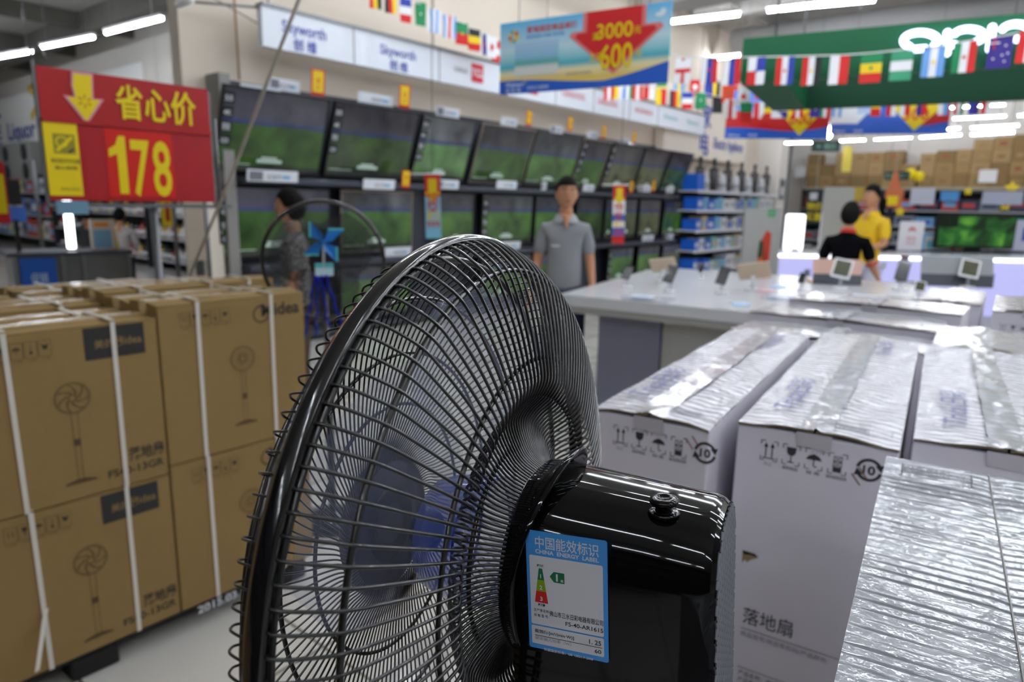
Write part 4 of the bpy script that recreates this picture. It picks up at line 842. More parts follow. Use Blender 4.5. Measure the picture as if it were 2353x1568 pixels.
PBL = mat('promo_blue', (46,100,206), .4); PBD = mat('promo_red', (214,44,48), .4); PBK = mat('promo_pink', (232,130,130), .4); SAND = mat('promo_sand', (232,196,96), .45); SEA = mat('promo_sea', (70,176,200), .4); CLD = mat('promo_cloud', (235,244,250), .45)
PHOTO = grad_mat('beach_photo', [(0,(240,236,225)),(.35,(225,228,225)),(.4,(90,180,170)),(.5,(150,200,230)),(.75,(190,215,245)),(1,(90,130,225))], 2, .46)
BEACH = grad_mat('beach_backdrop', [(0,(240,220,120)),(.16,(236,206,110)),(.28,(245,235,190)),(.36,(80,185,205)),(.46,(150,215,225)),(.6,(205,235,245)),(1,(90,190,240))], 2, .46)
pl = atD(1150,55,4.6); pr = atD(1546,2,4.0)
o, F, W_, H_ = board(pl, pr, 2.675, 2.22, 'large sky blue promotion board with a red arrow reading 3000 and 600')
m = MB(F); m.plate(0,0,W_,H_,.008,BEACH,None); m.build('board_panel', o)
m = MB(F); n = 20; pts = [(W_*i/n, H_*(.14+.05*math.sin(i/n*5.2+1.2)+.13*max(0,i/n-.65)/.35)) for i in range(n+1)]; m.poly([(0,0),(W_,0)]+pts[::-1], PBL, None, .001); 
m.text('Walmart', .05, .045, .04, CLD, None, .01, 'L', .002, wid=.14); m.text('沃 尔 玛', .05, .01, .03, CLD, None, .01, 'L', .002, wid=.12); m.text('家电狂欢节 盛夏特惠', .22, .022, .024, CLD, None, 0, 'L', .002, wid=.16)
for k in range(6):
    a = k*math.pi/3; m.line([(.2+.006*math.cos(a),.07+.006*math.sin(a)),(.2+.014*math.cos(a),.07+.014*math.sin(a))],.004,YL,None,.002)
m.build('blue_wave', o)
m = MB(F); m.plate(W_*.10,H_*.24,W_*.375,H_*.70,-.002,PHOTO,None); m.quad(W_*.10,H_*.24,W_*.375,H_*.70,PHOTO,None,.0025); m.build('tv_photo', o)
m = MB(F)
for sc_, c, z in ((1.04,PBK,.002),(.90,PBD,.003)):
    cx, cy = W_*.70, H_*.55; g = (1-sc_)*.12; pts = [(-.185,.5),(.17,.5),(.17,.20),(.25,.20),(.265,.15),(.0,-.36),(-.265,.15),(-.25,.20),(-.185,.20)]
    m.poly([(cx+a*W_*sc_*(1 if abs(a) > .2 else 1)*.95, min(H_*(.999),cy+b*H_*sc_*(1.02 if b < .4 else 2))) for a, b in pts], c, None, z)
m.build('red_arrow', o)
m = MB(F); m.text('满', W_*.595,H_*.63,.05,YL,None,.01,'C',.004); m.text('3000', W_*.70, H_*.63, .125, YL, None, .012, 'C', .004, wid=W_*.20); m.text('元', W_*.825,H_*.66,.05,YL,None,.01,'C',.004)
m.text('立减', W_*.60,H_*.36,.055,YL,None,.01,'C',.004, wid=.09); m.text('600', W_*.715, H_*.245, .20, YL, None, .014, 'C', .004, wid=W_*.18); m.text('元', W_*.835,H_*.37,.05,YL,None,.01,'C',.004)
m.text('家电指定单品单打', W_*.33, H_*.83, .045, PBD, None, .012, 'C', .002, wid=W_*.31); m.text('液晶电视 冰箱 洗衣机', W_*.29, H_*.75, .022, PBL, None, 0, 'C', .002, wid=W_*.24)
m.text('活动时间 详见店内', W_*.50, H_*.20, .02, WINK2, None, 0, 'C', .002, wid=W_*.15); m.build('lettering', o)
m = MB(F)
for k in range(9):
    a = k*.7; m.disc(W_*.09+.028*math.cos(a), H_*.80+.028*math.sin(a), .014, [YL,PBD,SAND,SEA][k%4], None, 10, .0015+.0002*k)
m.disc(W_*.94,H_*.86,.022,CLD,None,12,.0015,1.4,.6); m.disc(W_*.955,H_*.89,.018,CLD,None,12,.0018); m.build('splash_print', o)
for t in (.12,.88): p = F @ V((W_*t,H_,-.004)); MB().tube([p, V((p.x,p.y,5.2))], .003, STEEL, 5).build('hanger_wire', o)
# far pair of boards
def far_board(x0, x1, yt0, yb0, yt1, yb1, D0, D1, base_c, num, label, left_c=None):
    a = atD(x0,yb0,D0); b = atD(x1,yb1,D1); a2 = atD(x0,yt0,D0); b2 = atD(x1,yt1,D1)
    o, F, W_, H_ = board(a, b, (a2.z+b2.z)/2, (a.z+b.z)/2, label)
    m = MB(F); m.plate(0,0,W_,H_,.008,base_c,None)
    if left_c: m.poly([(0,H_*.15),(W_*.45,H_*.15),(W_*.52,H_),(0,H_)], left_c, None, .0006); m.poly([(W_*.2,H_*.1),(W_*.72,H_*.1),(W_*.45,H_*.62)], PBL, None, .0008)
    m.build('board_panel', o)
    m = MB(F); pts = [(W_*i/12, H_*(.13+.04*math.sin(i/12*5+1)+.08*(i/12)**3)) for i in range(13)]; m.poly([(0,0),(W_,0)]+pts[::-1], PBL, None, .001); m.text('Walmart', .04,.03,.05,CLD,None,.01,'L',.002); m.text('沃尔玛',.34,.03,.045,CLD,None,.01,'L',.002); m.build('blue_wave', o)
    m = MB(F); m.quad(W_*.06,H_*.42,W_*.26,H_*.72,PHOTO,None,.002); m.quad(W_*.22,H_*.32,W_*.42,H_*.60,PHOTO,None,.003); m.build('tv_photo', o)
    m = MB(F); cx, cy = W_*.72, H_*.5; m.poly([(cx-W_*.17,H_*.99),(cx+W_*.17,H_*.99),(cx+W_*.17,H_*.62),(cx+W_*.29,H_*.56),(cx,H_*.05),(cx-W_*.29,H_*.56),(cx-W_*.17,H_*.62)][::-1], YL, None, .003); m.build('yellow_arrow', o)
    m = MB(F); m.text(num, cx, H_*.22, H_*.26, PBD, None, .012, 'C', .004, wid=W_*.21); m.text('立减', cx, H_*.78, H_*.14, PBD, None, .02, 'C', .004); m.text('满1000', cx, H_*.66, H_*.10, PBD, None, .02, 'C', .004)
    m.text('家电指定单品', W_*.28, H_*.8, H_*.1, CLD, None, .01, 'C', .002); m.build('lettering', o)
    for t in (.15,.85): p = F @ V((W_*t,H_,-.004)); MB().tube([p, V((p.x,p.y,5.2))], .004, STEEL, 5).build('hanger_wire', o)
    return F, W_, H_
far_board(1664,1903,175,326,165,312,10.4,10.2,mat('promo_dark_red',(206,36,38),.4),'600','red promotion board with a yellow arrow reading 600, behind the green canopy')
far_board(1905,2178,172,318,160,298,10.8,10.4,mat('promo_dark_red2',(196,36,42),.4),'300','red, white and blue promotion board with a yellow arrow reading 300',left_c=CLD)
# ------------------------------------------------------------------ green canopy with the lit letters
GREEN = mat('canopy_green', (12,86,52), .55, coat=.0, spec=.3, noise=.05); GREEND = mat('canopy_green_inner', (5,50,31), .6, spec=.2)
P1 = atZ(1700,190,2.75); P2 = atZ(2353,150,2.75); dx = (P2-P1).normalized(); P2 = P1+dx*4.2; dy = V((-dx.y,dx.x,0))
if dy.y < 0: dy = -dy
cn = thing('phone_canopy', 'green hanging canopy frame with lit white letters above the phone counters', 'canopy', tuple(P1))
F = frame(P1, dx, (0,0,1)); hF = atD(1700,93,(P1-CP).dot(cf)).z - 2.75; L_ = 4.2; DP = 2.35; BW = .42
def beam(a, b, name, mt):
    m = MB(F); m.box(a, b, mt); m.build(name, cn)
# frame local: x along the front, y up, z towards the camera (front) -> back is negative z
beam((0,0,-.12),(L_,hF,0),'front_fascia',GREEN)
beam((0,.001,-DP+.12),(BW,hF-.002,-.12),'left_beam',GREEN)
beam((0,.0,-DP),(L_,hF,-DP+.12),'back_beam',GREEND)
beam((L_-BW,.001,-DP+.12),(L_,hF-.002,-.12),'right_beam',GREEN)
for a, b in ((.3,-.06),(2.5,-.06),(.3,-DP+.06),(2.5,-DP+.06),(4.0,-.06)): p = F @ V((a,hF,b)); MB().tube([p,V((p.x,p.y,5.2))],.012,STEEL,6).build('hanger_rod', cn)
LET = mat('lit_letters', (235,240,255), .4, emit=3, ecol=(210,212,255))
def onF(x, y):   # pixel on the fascia plane -> local coords
    d = ray(x,y); nrm = F.to_3x3() @ V((0,0,1)); t = (P1-CP).dot(nrm)/d.dot(nrm); q = F.inverted() @ (CP+d*t); return q.x, q.y
k_ = (onF(2353,60)[0]-onF(2060,60)[0])/293
def stroke(name, pts, w_=.030):
    m = MB(F); P = [onF(1650+x*.29876, y*.29876) for x, y in pts]
    m.tube([(a,b,.03) for a, b in P], w_, LET, 10); 
    for a, b in (P[0], P[-1]): m.sphere((a,b,.03), w_, LET, seg=10, rings=6)
    m.build(name, cn)
el = lambda cx, cy, rx, ry, a0, a1, n=18: [(cx+rx*math.cos(math.radians(a0+(a1-a0)*i/n)), cy+ry*math.sin(math.radians(a0+(a1-a0)*i/n))) for i in range(n+1)]
stroke('letter_o', el(1555,318,130,62,130,395)); stroke('letter_o_piece', [(1508,385),(1588,378)])
stroke('letter_p_stem', [(1762,255),(1758,415)]); stroke('letter_p_piece', [(1790,352),(1820,350)], .03)
stroke('letter_p_bowl', el(1925,282,112,52,-160,60)); stroke('letter_p_stem', [(2106,215),(2086,385)]); stroke('letter_p_bowl', el(2290,250,110,58,-160,90)); stroke('letter_o', el(2520,225,110,62,0,350))
# ------------------------------------------------------------------ strings of flags
FC_ = {}
def fcol(c):
    P = dict(r=(206,38,36),w=(236,236,240),b=(44,62,160),g=(28,130,80),y=(238,206,40),k=(30,30,34),o=(232,80,46),l=(110,160,222),n=(54,40,130),G=(60,150,110))
    if c not in FC_: FC_[c] = mat('flag_cloth_'+{'r':'red','w':'white','b':'blue','g':'green','y':'yellow','k':'black','o':'orange','l':'light_blue','n':'navy','G':'sea_green'}[c], P[c], .7)
    return FC_[c]
CN = dict(r='red',w='white',b='blue',g='green',y='yellow',k='black',o='orange',l='light blue',n='navy',G='sea green')
def flag(p, right, w_, h, spec, where, seed=0, swing=0):
    F = frame(p, right, (swing*.1,0,1)); m = MB(F); kind, cols = spec[0], spec[1]; n = 8
    def cell(x0, x1, y0, y1, c, z=0):
        vs = []
        for i in range(n+1):
            t = i/n; y = y0+(y1-y0)*t
            for x in (x0,x1): vs.append((x*w_-w_/2, -y*h, z+.006*math.sin(y*5+x*4+seed)+.004*math.sin(seed*3)))
        m.add(vs, [(2*i,2*i+1,2*i+3,2*i+2) for i in range(n)], fcol(c), smooth=True)
    if kind == 'V':
        for i, c in enumerate(cols): cell(i/len(cols),(i+1)/len(cols),0,1,c)
    elif kind == 'H':
        for i, c in enumerate(cols): cell(0,1,i/len(cols),(i+1)/len(cols),c)
    elif kind == 'Q': cell(0,.5,0,.5,cols[0]); cell(.5,1,0,.5,cols[1]); cell(0,.5,.5,1,cols[2]); cell(.5,1,.5,1,cols[3])
    desc = {'V':'with upright %s bands','H':'with level %s bands','Q':'quartered %s'}[kind] % ', '.join(dict.fromkeys(CN[c] for c in cols)) if len(cols) > 1 else 'plain %s' % CN[cols[0]]
    for e in spec[2:]:
        if e[0] == 'c': cell(.4,.6,0,1,e[1],.004); cell(0,1,.42,.58,e[1],.0042); desc += ' and %s cross' % CN[e[1]]
        elif e[0] == 'd': m.disc(0,-h*.5,w_*.24,fcol(e[1]),None,18,.008); desc += ' and %s disc' % CN[e[1]]
        elif e[0] == 'j': cell(0,.45,0,.4,e[1],.004); m.line([(-w_*.5,-h*.2),(-w_*.05,-h*.2)],w_*.06,fcol('w'),None,.012); m.line([(-w_*.28,0),(-w_*.28,-h*.4)],w_*.06,fcol('r'),None,.0125); desc += ' with white stars'; [m.disc(w_*a,-h*b,w_*.05,fcol('w'),None,6,.012) for a,b in ((.2,.3),(.32,.55),(.1,.6),(.22,.8),(-.25,.7))]
        elif e[0] == 's': m.disc(0,-h*.5,w_*.09,fcol(e[1]),None,6,.008); desc += ' and %s emblem' % CN[e[1]]
    return tag(m.build('bunting_flag'), ('flag '+desc+', '+where), 'flag', 'hanging flags of many countries')
STR = mat('string_white', (225,225,225), .6)
def string(pts, label):
    m = MB(); m.tube(pts, .006, STR, 5); tag(m.build('bunting_string'), label, 'string')
# over the cream wall
XW = -5.9; f1 = [(862,-38,('V','ryk')),(897,-26,('V','kry')),(932,-4,('H','bwr')),(966,5,('V','g'),('s','w')),(998,22,('V','wlwlw')),(1033,36,('V','lwrwl')),(1062,52,('H','gr'),('s','y')),(1090,67,('H','kyr')),(1114,78,('V','wnw'),('s','r')),(1128,84,('V','w'),('d','r')),(1143,95,('H','rwr'),)]
for i, f_ in enumerate(f1):
    x, y, sp = f_[0], f_[1], f_[2]; spec = sp + tuple(f_[3:]) if len(f_) > 3 else sp
    p = atX(x, y, XW); flag(p, (.25,1,0), (.17 if i > 3 else .13), .24, spec, ['at the top edge, first of all','at the top edge over the white board','between the lettered board parts','above the second lettered part','fifth on the wall string','sixth on the wall string','seventh on the wall string','eighth on the wall string, before the disc flag','beside the disc flag','close to the blue promotion board','touching the blue promotion board'][i], i)
string([atX(x,y,XW) for x, y in ((800,-70),(862,-38),(932,-4),(998,22),(1062,52),(1128,84),(1200,118))], 'white bunting string along the cream wall above the white board')
# on the green fascia
f2_ = [(1571,133,('V','w'),('c','r')),(1632,131,('V','wbr'),('s','r')),(1684,134,('V','wbr')),(1740,132,('Q','wbrw'),('s','b')),(1806,131,('V','rwb'),('s','r')),(1867,131,('V','rwk'),('s','y')),(1931,128,('V','wr')),(2005,123,('H','gyr'),('s','g')),(2075,117,('H','GwG')),(2149,107,('V','lwl'),('s','y')),(2220,96,('V','gwr'),('s','r')),(2303,84,('V','n'),('j','n')),(2372,70,('V','rwg'))]
wh = ['left of the green canopy','second left of the canopy','just left of the canopy corner','at the left end of the green canopy','second on the green fascia','third on the fascia','fourth on the green fascia','mid green fascia','under the first lit letter','under the second lit letter','under the third lit letter','under the last lit letters at right','cut by the right picture edge']
for i, f_ in enumerate(f2_):
    x, y = f_[0], f_[1]; Dd = (P1-CP).dot(cf)-.25 - max(0,(x-1700))/653*1.03 + max(0,1700-x)/130*.4
    p = atD(x, y, Dd); flag(p, tuple(dx), .165*(1+.06*(x > 1990)), .255, f_[2]+tuple(f_[3:]), wh[i], i+20)
string([atD(x,y,(P1-CP).dot(cf)-.25 - max(0,(x-1700))/653*1.03 + max(0,1700-x)/130*.4) for x, y in ((1480,108),(1571,133),(1684,132),(1806,130),(1931,127),(2005,122),(2149,106),(2303,83),(2420,58))], 'white bunting string crossing in front of the green fascia')
# far strings
f3 = [(1400,193,'V','rwr'),(1422,190,'V','yw'),(1443,190,'V','lwg'),(1466,192,'V','rwr'),(1492,190,'V','rw'),(1521,186,'H','gyg'),(1520,203,'V','yr'),(1552,208,'V','kry'),(1561,184,'V','lyl'),(1580,213,'H','bwr'),(1598,181,'V','r','d','w'),(1611,212,'V','g','s','w'),(1632,186,'V','bw'),(1643,187,'V','nyk'),(1650,222,'H','kk'),(1674,192,'V','o','s','g'),(1680,228,'V','wrw'),(1710,200,'V','w','d','r'),(1716,236,'H','gr'),(1745,232,'V','rw'),(1762,238,'H','kyr'),(1785,236,'V','ww'),(1800,245,'V','n','c','w'),(1835,250,'V','rwr'),(1875,252,'V','n','s','w'),(1897,250,'V','gwr'),(1925,248,'V','lwl'),(2014,240,'H','yr'),(2050,240,'V','rw'),(2082,238,'V','wr'),(2120,236,'V','nr'),(2170,232,'V','wl'),(2205,228,'V','rwg'),(2240,226,'V','bn'),(2268,224,'V','rw')]
for i, f_ in enumerate(f3):
    x, y, k, c = f_[:4]; ex = ((f_[4],f_[5]),) if len(f_) > 4 else ()
    Dd = 8.2 if x > 1660 else 9.5; 
    if x > 1720: Dd = 9.8; y = 236-(x-1725)*.018
    p = atD(x, y, Dd); near_ = 'small string left of canopy' if x < 1690 else ('under the canopy corner' if x < 1830 else ('over the far boards' if x < 2150 else 'under the canopy at right'))
    flag(p, tuple(cr), .145, .22, (k, c)+ex, '%s, %s' % (['first','second','third','fourth','fifth','sixth','seventh','eighth','ninth','tenth','eleventh','twelfth','thirteenth','fourteenth','fifteenth','sixteenth','seventeenth','eighteenth','nineteenth','twentieth'][i % 17], near_), i+40)
string([atD(x,y+1,9.5) for x, y in ((1330,188),(1400,193),(1422,190),(1443,190),(1466,192),(1492,190),(1521,186),(1561,184),(1598,181),(1643,187),(1658,190))], 'white bunting string sagging below the blue promotion board')
string([atD(x,y,9.5) for x, y in ((1470,196),(1520,203),(1552,208),(1580,212),(1611,212),(1650,222))]+[atD(1680,228,8.2),atD(1716,236,8.2)], 'white bunting string carrying the second lower row of far flags')
string([atD(1640,182,8.2),atD(1674,192,8.2),atD(1710,200,8.2),atD(1716,234,8.2)]+[atD(x,236-(x-1725)*.018,9.8) for x in (1745,1785,1835,1875,1925,2014,2082,2170,2240,2268,2360)], 'white bunting string passing under the green canopy')
# wall sign of the appliance department and exit signs
APP = thing('department_sign', 'cream wall sign with blue characters for the appliance department', 'sign', (-6.4,13.6,2.4))
m = MB(); m.bevbox((-6.6,12.1,2.45),(-6.38,16.1,3.75),.02,mat('sign_cream',(238,228,214),.5)); m.build('sign_panel', APP)
m = MB(FX(-6.372)); m.text('小', 12.55,3.32,.42,BL,None,.02,'L'); m.build('lettering', APP)
m = MB(FX(-6.372)); m.text('家', 13.62,3.12,.50,BL,None,.02,'L'); m.build('lettering', APP)
m = MB(FX(-6.372)); m.text('电', 13.62,2.58,.50,BL,None,.02,'L'); m.build('lettering', APP)
m = MB(FX(-6.372)); m.text('Electric Appliance', 14.3,2.72,.30,BL,None,.02,'L',wid=1.6); m.build('lettering', APP)
GRN = mat('exit_dark_green', (20,52,44), .4)
for (x, y, w_, h, D_, tx, l) in ((1898,336,.62,.24,15,'← 出口','dark exit sign with arrow hanging left of the yellow banner'),(2062,404,.6,.2,16.5,'安全出口 →','dark exit sign above the woman in yellow')):
    p = atD(x, y, D_); F = frame(p, tuple(cr), (0,0,1)); t = thing('exit_sign', l, 'sign', tuple(p)); m = MB(F); m.plate(-w_/2,-h/2,w_/2,h/2,.03,GRN,None); m.build('sign_panel', t); m = MB(F); m.text(tx, 0, -h*.2, h*.55, mat('exit_letters',(150,190,170),.5), None, .01, 'C', .002); m.build('lettering', t)
    for s_ in (-.2,.2): q_ = F @ V((s_,h/2,-.015)); MB().tube([q_, V((q_.x,q_.y,5.2))], .006, STEEL, 5).build('hanger_wire', t)
t = tag(MB(frame(atD(1946,365,14), tuple(cr), (0,0,1))).box((-.09,-.26,-.01),(.10,.24,0), mat('banner_pale_yellow',(226,206,90),.5)).tube([(0,.24,-.005),(0,5.19-atD(1946,365,14).z,-.005)],.006,STR,4).build('yellow_banner'), 'narrow yellow banner hanging in front of the left carton pile', 'banner')
m = MB(frame(V((-6.03,17.8,1.9)), (0,1,0), (0,0,1))); m.plate(-.18,-.2,.18,.3,.04,GR,None); m.quad(-.1,-.1,.1,.1,WHITE,None,.003); m.quad(-.1,.14,.1,.22,DARK,None,.003); tag(m.build('notice_box'), 'small grey notice box on the pillar at the end of the wall', 'notice')
# ------------------------------------------------------------------ white phone table
TBL = mat('table_white', (205,207,211), .22, coat=.15); TBLG = mat('table_side_white', (164,164,160), .4); SLATE = mat('table_slate_panel', (118,120,138), .5)
tq = [(-2.60,3.62),(-.60,3.93),(-.98,6.35),(-3.12,5.95)]
tb = thing('display_table', 'broad white display table holding phones and tablets', 'table', (-1.8,4.9,0))
m = MB(); m.prism(tq, .845, .915, TBL); m.prism([(a*.985-.025,b*.99+.05) for a, b in tq], .80, .845, TBLG); m.build('table_top', tb)
m = MB(); m.prism([(-2.40,3.80),(-1.98,3.86),(-2.42,5.8),(-2.85,5.72)], 0, .80, SLATE); m.build('slate_panel', tb)
m = MB(); m.prism([(-1.975,3.88),(-1.05,4.02),(-1.45,6.0),(-2.40,5.82)], 0, .80, TBLG); m.build('white_cabinet', tb)
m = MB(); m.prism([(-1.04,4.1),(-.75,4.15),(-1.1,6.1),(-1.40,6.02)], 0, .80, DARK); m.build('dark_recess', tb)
ACR = mat('clear_acrylic', (220,225,235), .08, alpha=.35, coat=.5); PHB = mat('phone_black', (22,22,26), .25, coat=.4); PHW = mat('phone_white', (225,225,228), .3); ROSE = mat('tablet_rose', (205,165,150), .4); BEIG = mat('tablet_beige', (200,180,155), .4)
def stand(x, y, kind, label, s=1, face=20):
    p = atZ(x, y, .915); T = Matrix.Translation((p.x,p.y,.9155)) @ rz(face)
    o = thing('phone_stand', label, 'phone stand', (p.x,p.y,.9155), 'phones and tablets on the white table')
    m = MB(T); m.lathe([(0,0),(.045*s,0),(.045*s,.012),(.02,.016),(0,.016)], PHW, n=24); m.build('foot_disc', o)
    m = MB(T); hh = .10*s; m.tube([(0,0,.014),(0,0,hh)], .013, ACR if kind != 'tablet' else PHW, 12); m.build('stem', o)
    R_ = T @ Matrix.Translation((0,0,hh+.03)) @ Matrix.Rotation(math.radians(-38),4,'X') @ Matrix.Rotation(math.radians(12),4,'Y')
    w_, h = {'phone':(.075,.15),'tablet':(.20,.14),'white':(.11,.14)}[kind]; c = {'phone':PHB,'tablet':BEIG,'white':PHW}[kind]
    m = MB(R_); m.bevbox((-w_/2*s,-.005,-h/2*s),(w_/2*s,.005,h/2*s),.004,c); m.build('device', o)
    m = MB(R_); m.box((-w_*.4*s,-.0065,-h*.4*s),(w_*.4*s,-.0055,h*.4*s), PHB if kind != 'white' else mat('screen_colour',(70,72,52),.2,emit=.12,noise=.6,nscale=18)); m.build('device_screen', o)
    return o
stand(1440,662,'phone','dark phone on a clear stand near the left corner of the white table',.8)
stand(1522,648,'tablet','beige tablet on a white stem, left on the table',1.0,200)
stand(1538,672,'phone','black phone leaning on a clear stand beside the beige tablet',.95)
stand(1658,676,'phone','black phone on a clear stand in the middle of the table',.95)
stand(1728,668,'tablet','rose tablet on a tall white stem right of the middle',1.1,200)
stand(1840,668,'phone','small silver phone stand near the glowing counter',.6)
stand(2068,668,'phone','black phone on the table right of the white tablet',1.15)
stand(1930,664,'white','small white tablet with a coloured screen in front of the rose lid',1.2)
stand(2222,662,'white','small white tablet in front of the grey lid at right',1.2)
stand(1610,640,'phone','low clear stand behind the black phones',.5)
stand(2110,690,'white','white card stand at the near right of the table',.6)
def laptop(x, y, w_, h, c, label):
    p = atZ(x, y, .915); T = Matrix.Translation((p.x,p.y,.916)) @ rz(30)
    o = thing('laptop', label, 'laptop', (p.x,p.y,.916)); m = MB(T); m.bevbox((-w_/2,0,0),(w_/2,.24,.016),.004,c); m.build('keyboard_base', o)
    m = MB(T @ Matrix.Rotation(math.radians(-14),4,'X')); m.bevbox((-w_/2,-.012,.0),(w_/2,-.002,h),.004,c); m.build('lid', o)
    m = MB(T @ Matrix.Rotation(math.radians(-14),4,'X')); m.box((-w_/2,-.0135,0),(w_/2,-.0125,h*.4),mat('lid_dark',(70,72,80),.4)); m.build('lid_lower_panel', o)  # darker panel over the lower part of the lid
laptop(1922,655,.36,.20,ROSE,'open laptop with a rose lid seen from behind, in front of the man in black')
laptop(2196,660,.52,.24,mat('lid_grey',(150,152,156),.4),'open laptop with a grey lid seen from behind at right')
for i, (x, y, w_, d_, l) in enumerate(((1490,690,.30,.18,'flat clear tray near the left corner of the table'),(1820,690,.35,.2,'flat clear tray in the middle of the table'),(2020,690,.4,.22,'flat clear tray on the right of the table'))):
    p = atZ(x,y,.915); T = Matrix.Translation((p.x,p.y,.9155)) @ rz(10); m = MB(T); m.bevbox((-w_/2,-d_/2,0),(w_/2,d_/2,.02),.006,ACR); m.box((-w_*.4,-d_*.3,.02),(w_*.1,d_*.3,.022),mat('leaflet_pale',(190,205,225),.4)); tag(m.build('display_tray'), l, 'tray', 'trays on the white table')
for i, (x, y, c) in enumerate(((1760,670,'pink'),(1790,660,'blue'),(1700,700,'blue'),(1880,700,'pink'),(1985,700,'blue'),(2050,700,'pink'))):
    p = atZ(x,y,.915); T = Matrix.Translation((p.x,p.y,.9155)) @ rz(i*17); m = MB(T); m.box((-.05,-.07,0),(.05,.07,.006),mat('leaflet_'+c,{'pink':(225,180,190),'blue':(170,200,230)}[c],.4)); tag(m.build('leaflet'), 'small %s leaflet lying on the white table, %s' % (c, ['by the rose tablet','behind the rose tablet','near the front edge','in front of the white tablet','near the wrapped cartons','at the right front edge'][i]), 'leaflet')
# ------------------------------------------------------------------ glowing counters
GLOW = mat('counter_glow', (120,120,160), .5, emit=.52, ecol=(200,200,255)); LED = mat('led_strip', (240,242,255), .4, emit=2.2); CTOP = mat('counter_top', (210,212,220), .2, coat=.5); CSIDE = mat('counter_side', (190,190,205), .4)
def counter(ax, bx, depth, label, X=None):
    a = atZ(ax[0],ax[1],1.0); b = atZ(bx[0],bx[1],1.0); L_ = (b-a).length; F = frame(V((a.x,a.y,0)), b-a, (0,0,1))   # z to camera
    o = thing('glass_counter', label, 'counter', (a.x,a.y,0))
    m = MB(F); m.box((0,.10,-depth),(L_,.93,-.02),CSIDE); m.build('cabinet', o)
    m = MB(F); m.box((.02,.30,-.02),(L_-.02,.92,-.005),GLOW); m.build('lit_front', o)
    m = MB(F); m.box((-.01,.975,-depth-.01),(L_+.01,1.0,.01),CTOP); m.build('counter_top', o)
    m = MB(F); m.box((0,.935,-.015),(L_,.972,.005),LED); m.build('led_strip', o)
    m = MB(F); m.box((0,0,-depth+.02),(L_,.10,-.05),DARK); m.build('plinth', o)
    for k in range(max(2,int(L_/.5))):
        m = MB(F); x = (k+.5)*L_/max(2,int(L_/.5)); m.box((x-.035,.68,-.004),(x+.035,.80,.002), mat('shelf_phone',(120,125,150),.3)); m.build('shown_phone', o)
    return o, F, L_
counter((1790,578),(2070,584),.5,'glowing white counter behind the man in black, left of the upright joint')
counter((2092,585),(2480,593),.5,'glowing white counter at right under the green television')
# standees and signs around the counters
def panel_at(x0, x1, yt_, yb_, D_, label, name, build, on=0):
    if on: c0 = atZ((x0+x1)/2,on,1.003); D_ = (c0-CP).dot(cf); a = atD(x0,on,D_); b = atD(x1,on,D_); a.z = b.z = 1.003
    else: a = atD(x0,yb_,D_); b = atD(x1,yb_,D_)
    h = atD(x0,yt_,D_).z-a.z; F = frame(a, tuple(cr-V((0,0,cr.z))), (0,0,1)); W_ = (b-a).length
    o = thing(name, label, 'sign' if 'sign' in name or 'standee' in name else name.split('_')[-1], tuple(a)); build(F, W_, h, o); return o
def b_(F, W_, h, o):
    m = MB(F); m.plate(0,-.89,W_,h,.05,TBLG,None); m.build('board', o)
    m = MB(F); m.poly([(W_*.42,.03),(W_*.75,.03),(W_*.75,h*.60),(W_*.62,h*.66),(W_*.5,h*.5),(W_*.46,h*.3)], mat('art_red',(190,60,40),.5), None, .002); m.poly([(W_*.42,h*.22),(W_*.56,h*.2),(W_*.56,h*.46),(W_*.45,h*.5)], mat('art_green',(40,70,40),.5), None, .003); m.poly([(W_*.40,.03),(W_*.52,.03),(W_*.56,h*.25)], mat('art_orange',(236,130,20),.5), None, .004); m.poly([(W_*.58,.03),(W_*.64,.03),(W_*.62,h*.4)], mat('art_brown',(60,24,18),.5), None, .004); m.build('picture_print', o)
    m = MB(F); m.quad(W_*.60,h*.87,W_*.82,h*.99,mat('art_badge_green',(60,150,100),.5),None,.002); m.text('OPPO', W_*.71,h*.90,.045,TBLG,None,.01,'C',.003,wid=W_*.16); m.build('corner_badge', o)
panel_at(1702,1785,478,622,6.7,'tall pale standee with a red and green picture by the pillar','picture_standee',b_)
def b_(F, W_, h, o):
    m = MB(F); m.bevbox((0,-.0,-.10),(W_,h,0),.02,mat('lightbox_white',(245,245,255),.4,emit=1.8)); m.build('light_box', o); m = MB(F); m.poly([(W_*.65,.05),(W_*.9,.05),(W_*.8,h*.3)],mat('lightbox_pink',(240,130,120),.4,emit=.6),None,.002); m.build('pink_print', o); m = MB(F); m.box((W_*.3,-.002,-.12),(W_*.7,.02,.03),CSIDE); m.build('stand_foot', o)
panel_at(1805,1845,492,577,7.2,'glowing upright light box on the left end of the lit counter','light_box_sign',b_,on=574)
def b_(F, W_, h, o):
    m = MB(F); m.plate(0,0,W_,h,.02,mat('huawei_white',(228,225,230),.4),None); m.build('board', o)
    m = MB(F)
    for k in range(8):
        a = math.radians(180*k/7); c = V((W_*.5,h*.68)); d = V((math.cos(a),math.sin(a))); n_ = V((-d.y,d.x)); r_ = W_*.17; m.poly([tuple(c+d*r_*.15),tuple(c+d*r_*.75+n_*r_*.16),tuple(c+d*r_),tuple(c+d*r_*.75-n_*r_*.16)],RD,None,.002)
    m.text('华为', W_*.5,h*.34,.06,RDP,None,.01,'C',.002); m.text('HUAWEI', W_*.5,h*.22,.03,RD,None,.01,'C',.002); m.build('flower_mark', o); m = MB(F); m.box((W_*.2,-.002,-.1),(W_*.8,.01,.03),CSIDE); m.build('stand_foot', o)
panel_at(2062,2117,508,585,6.9,'white stand sign with a red petal mark on the lit counter','counter_sign',b_,on=576)
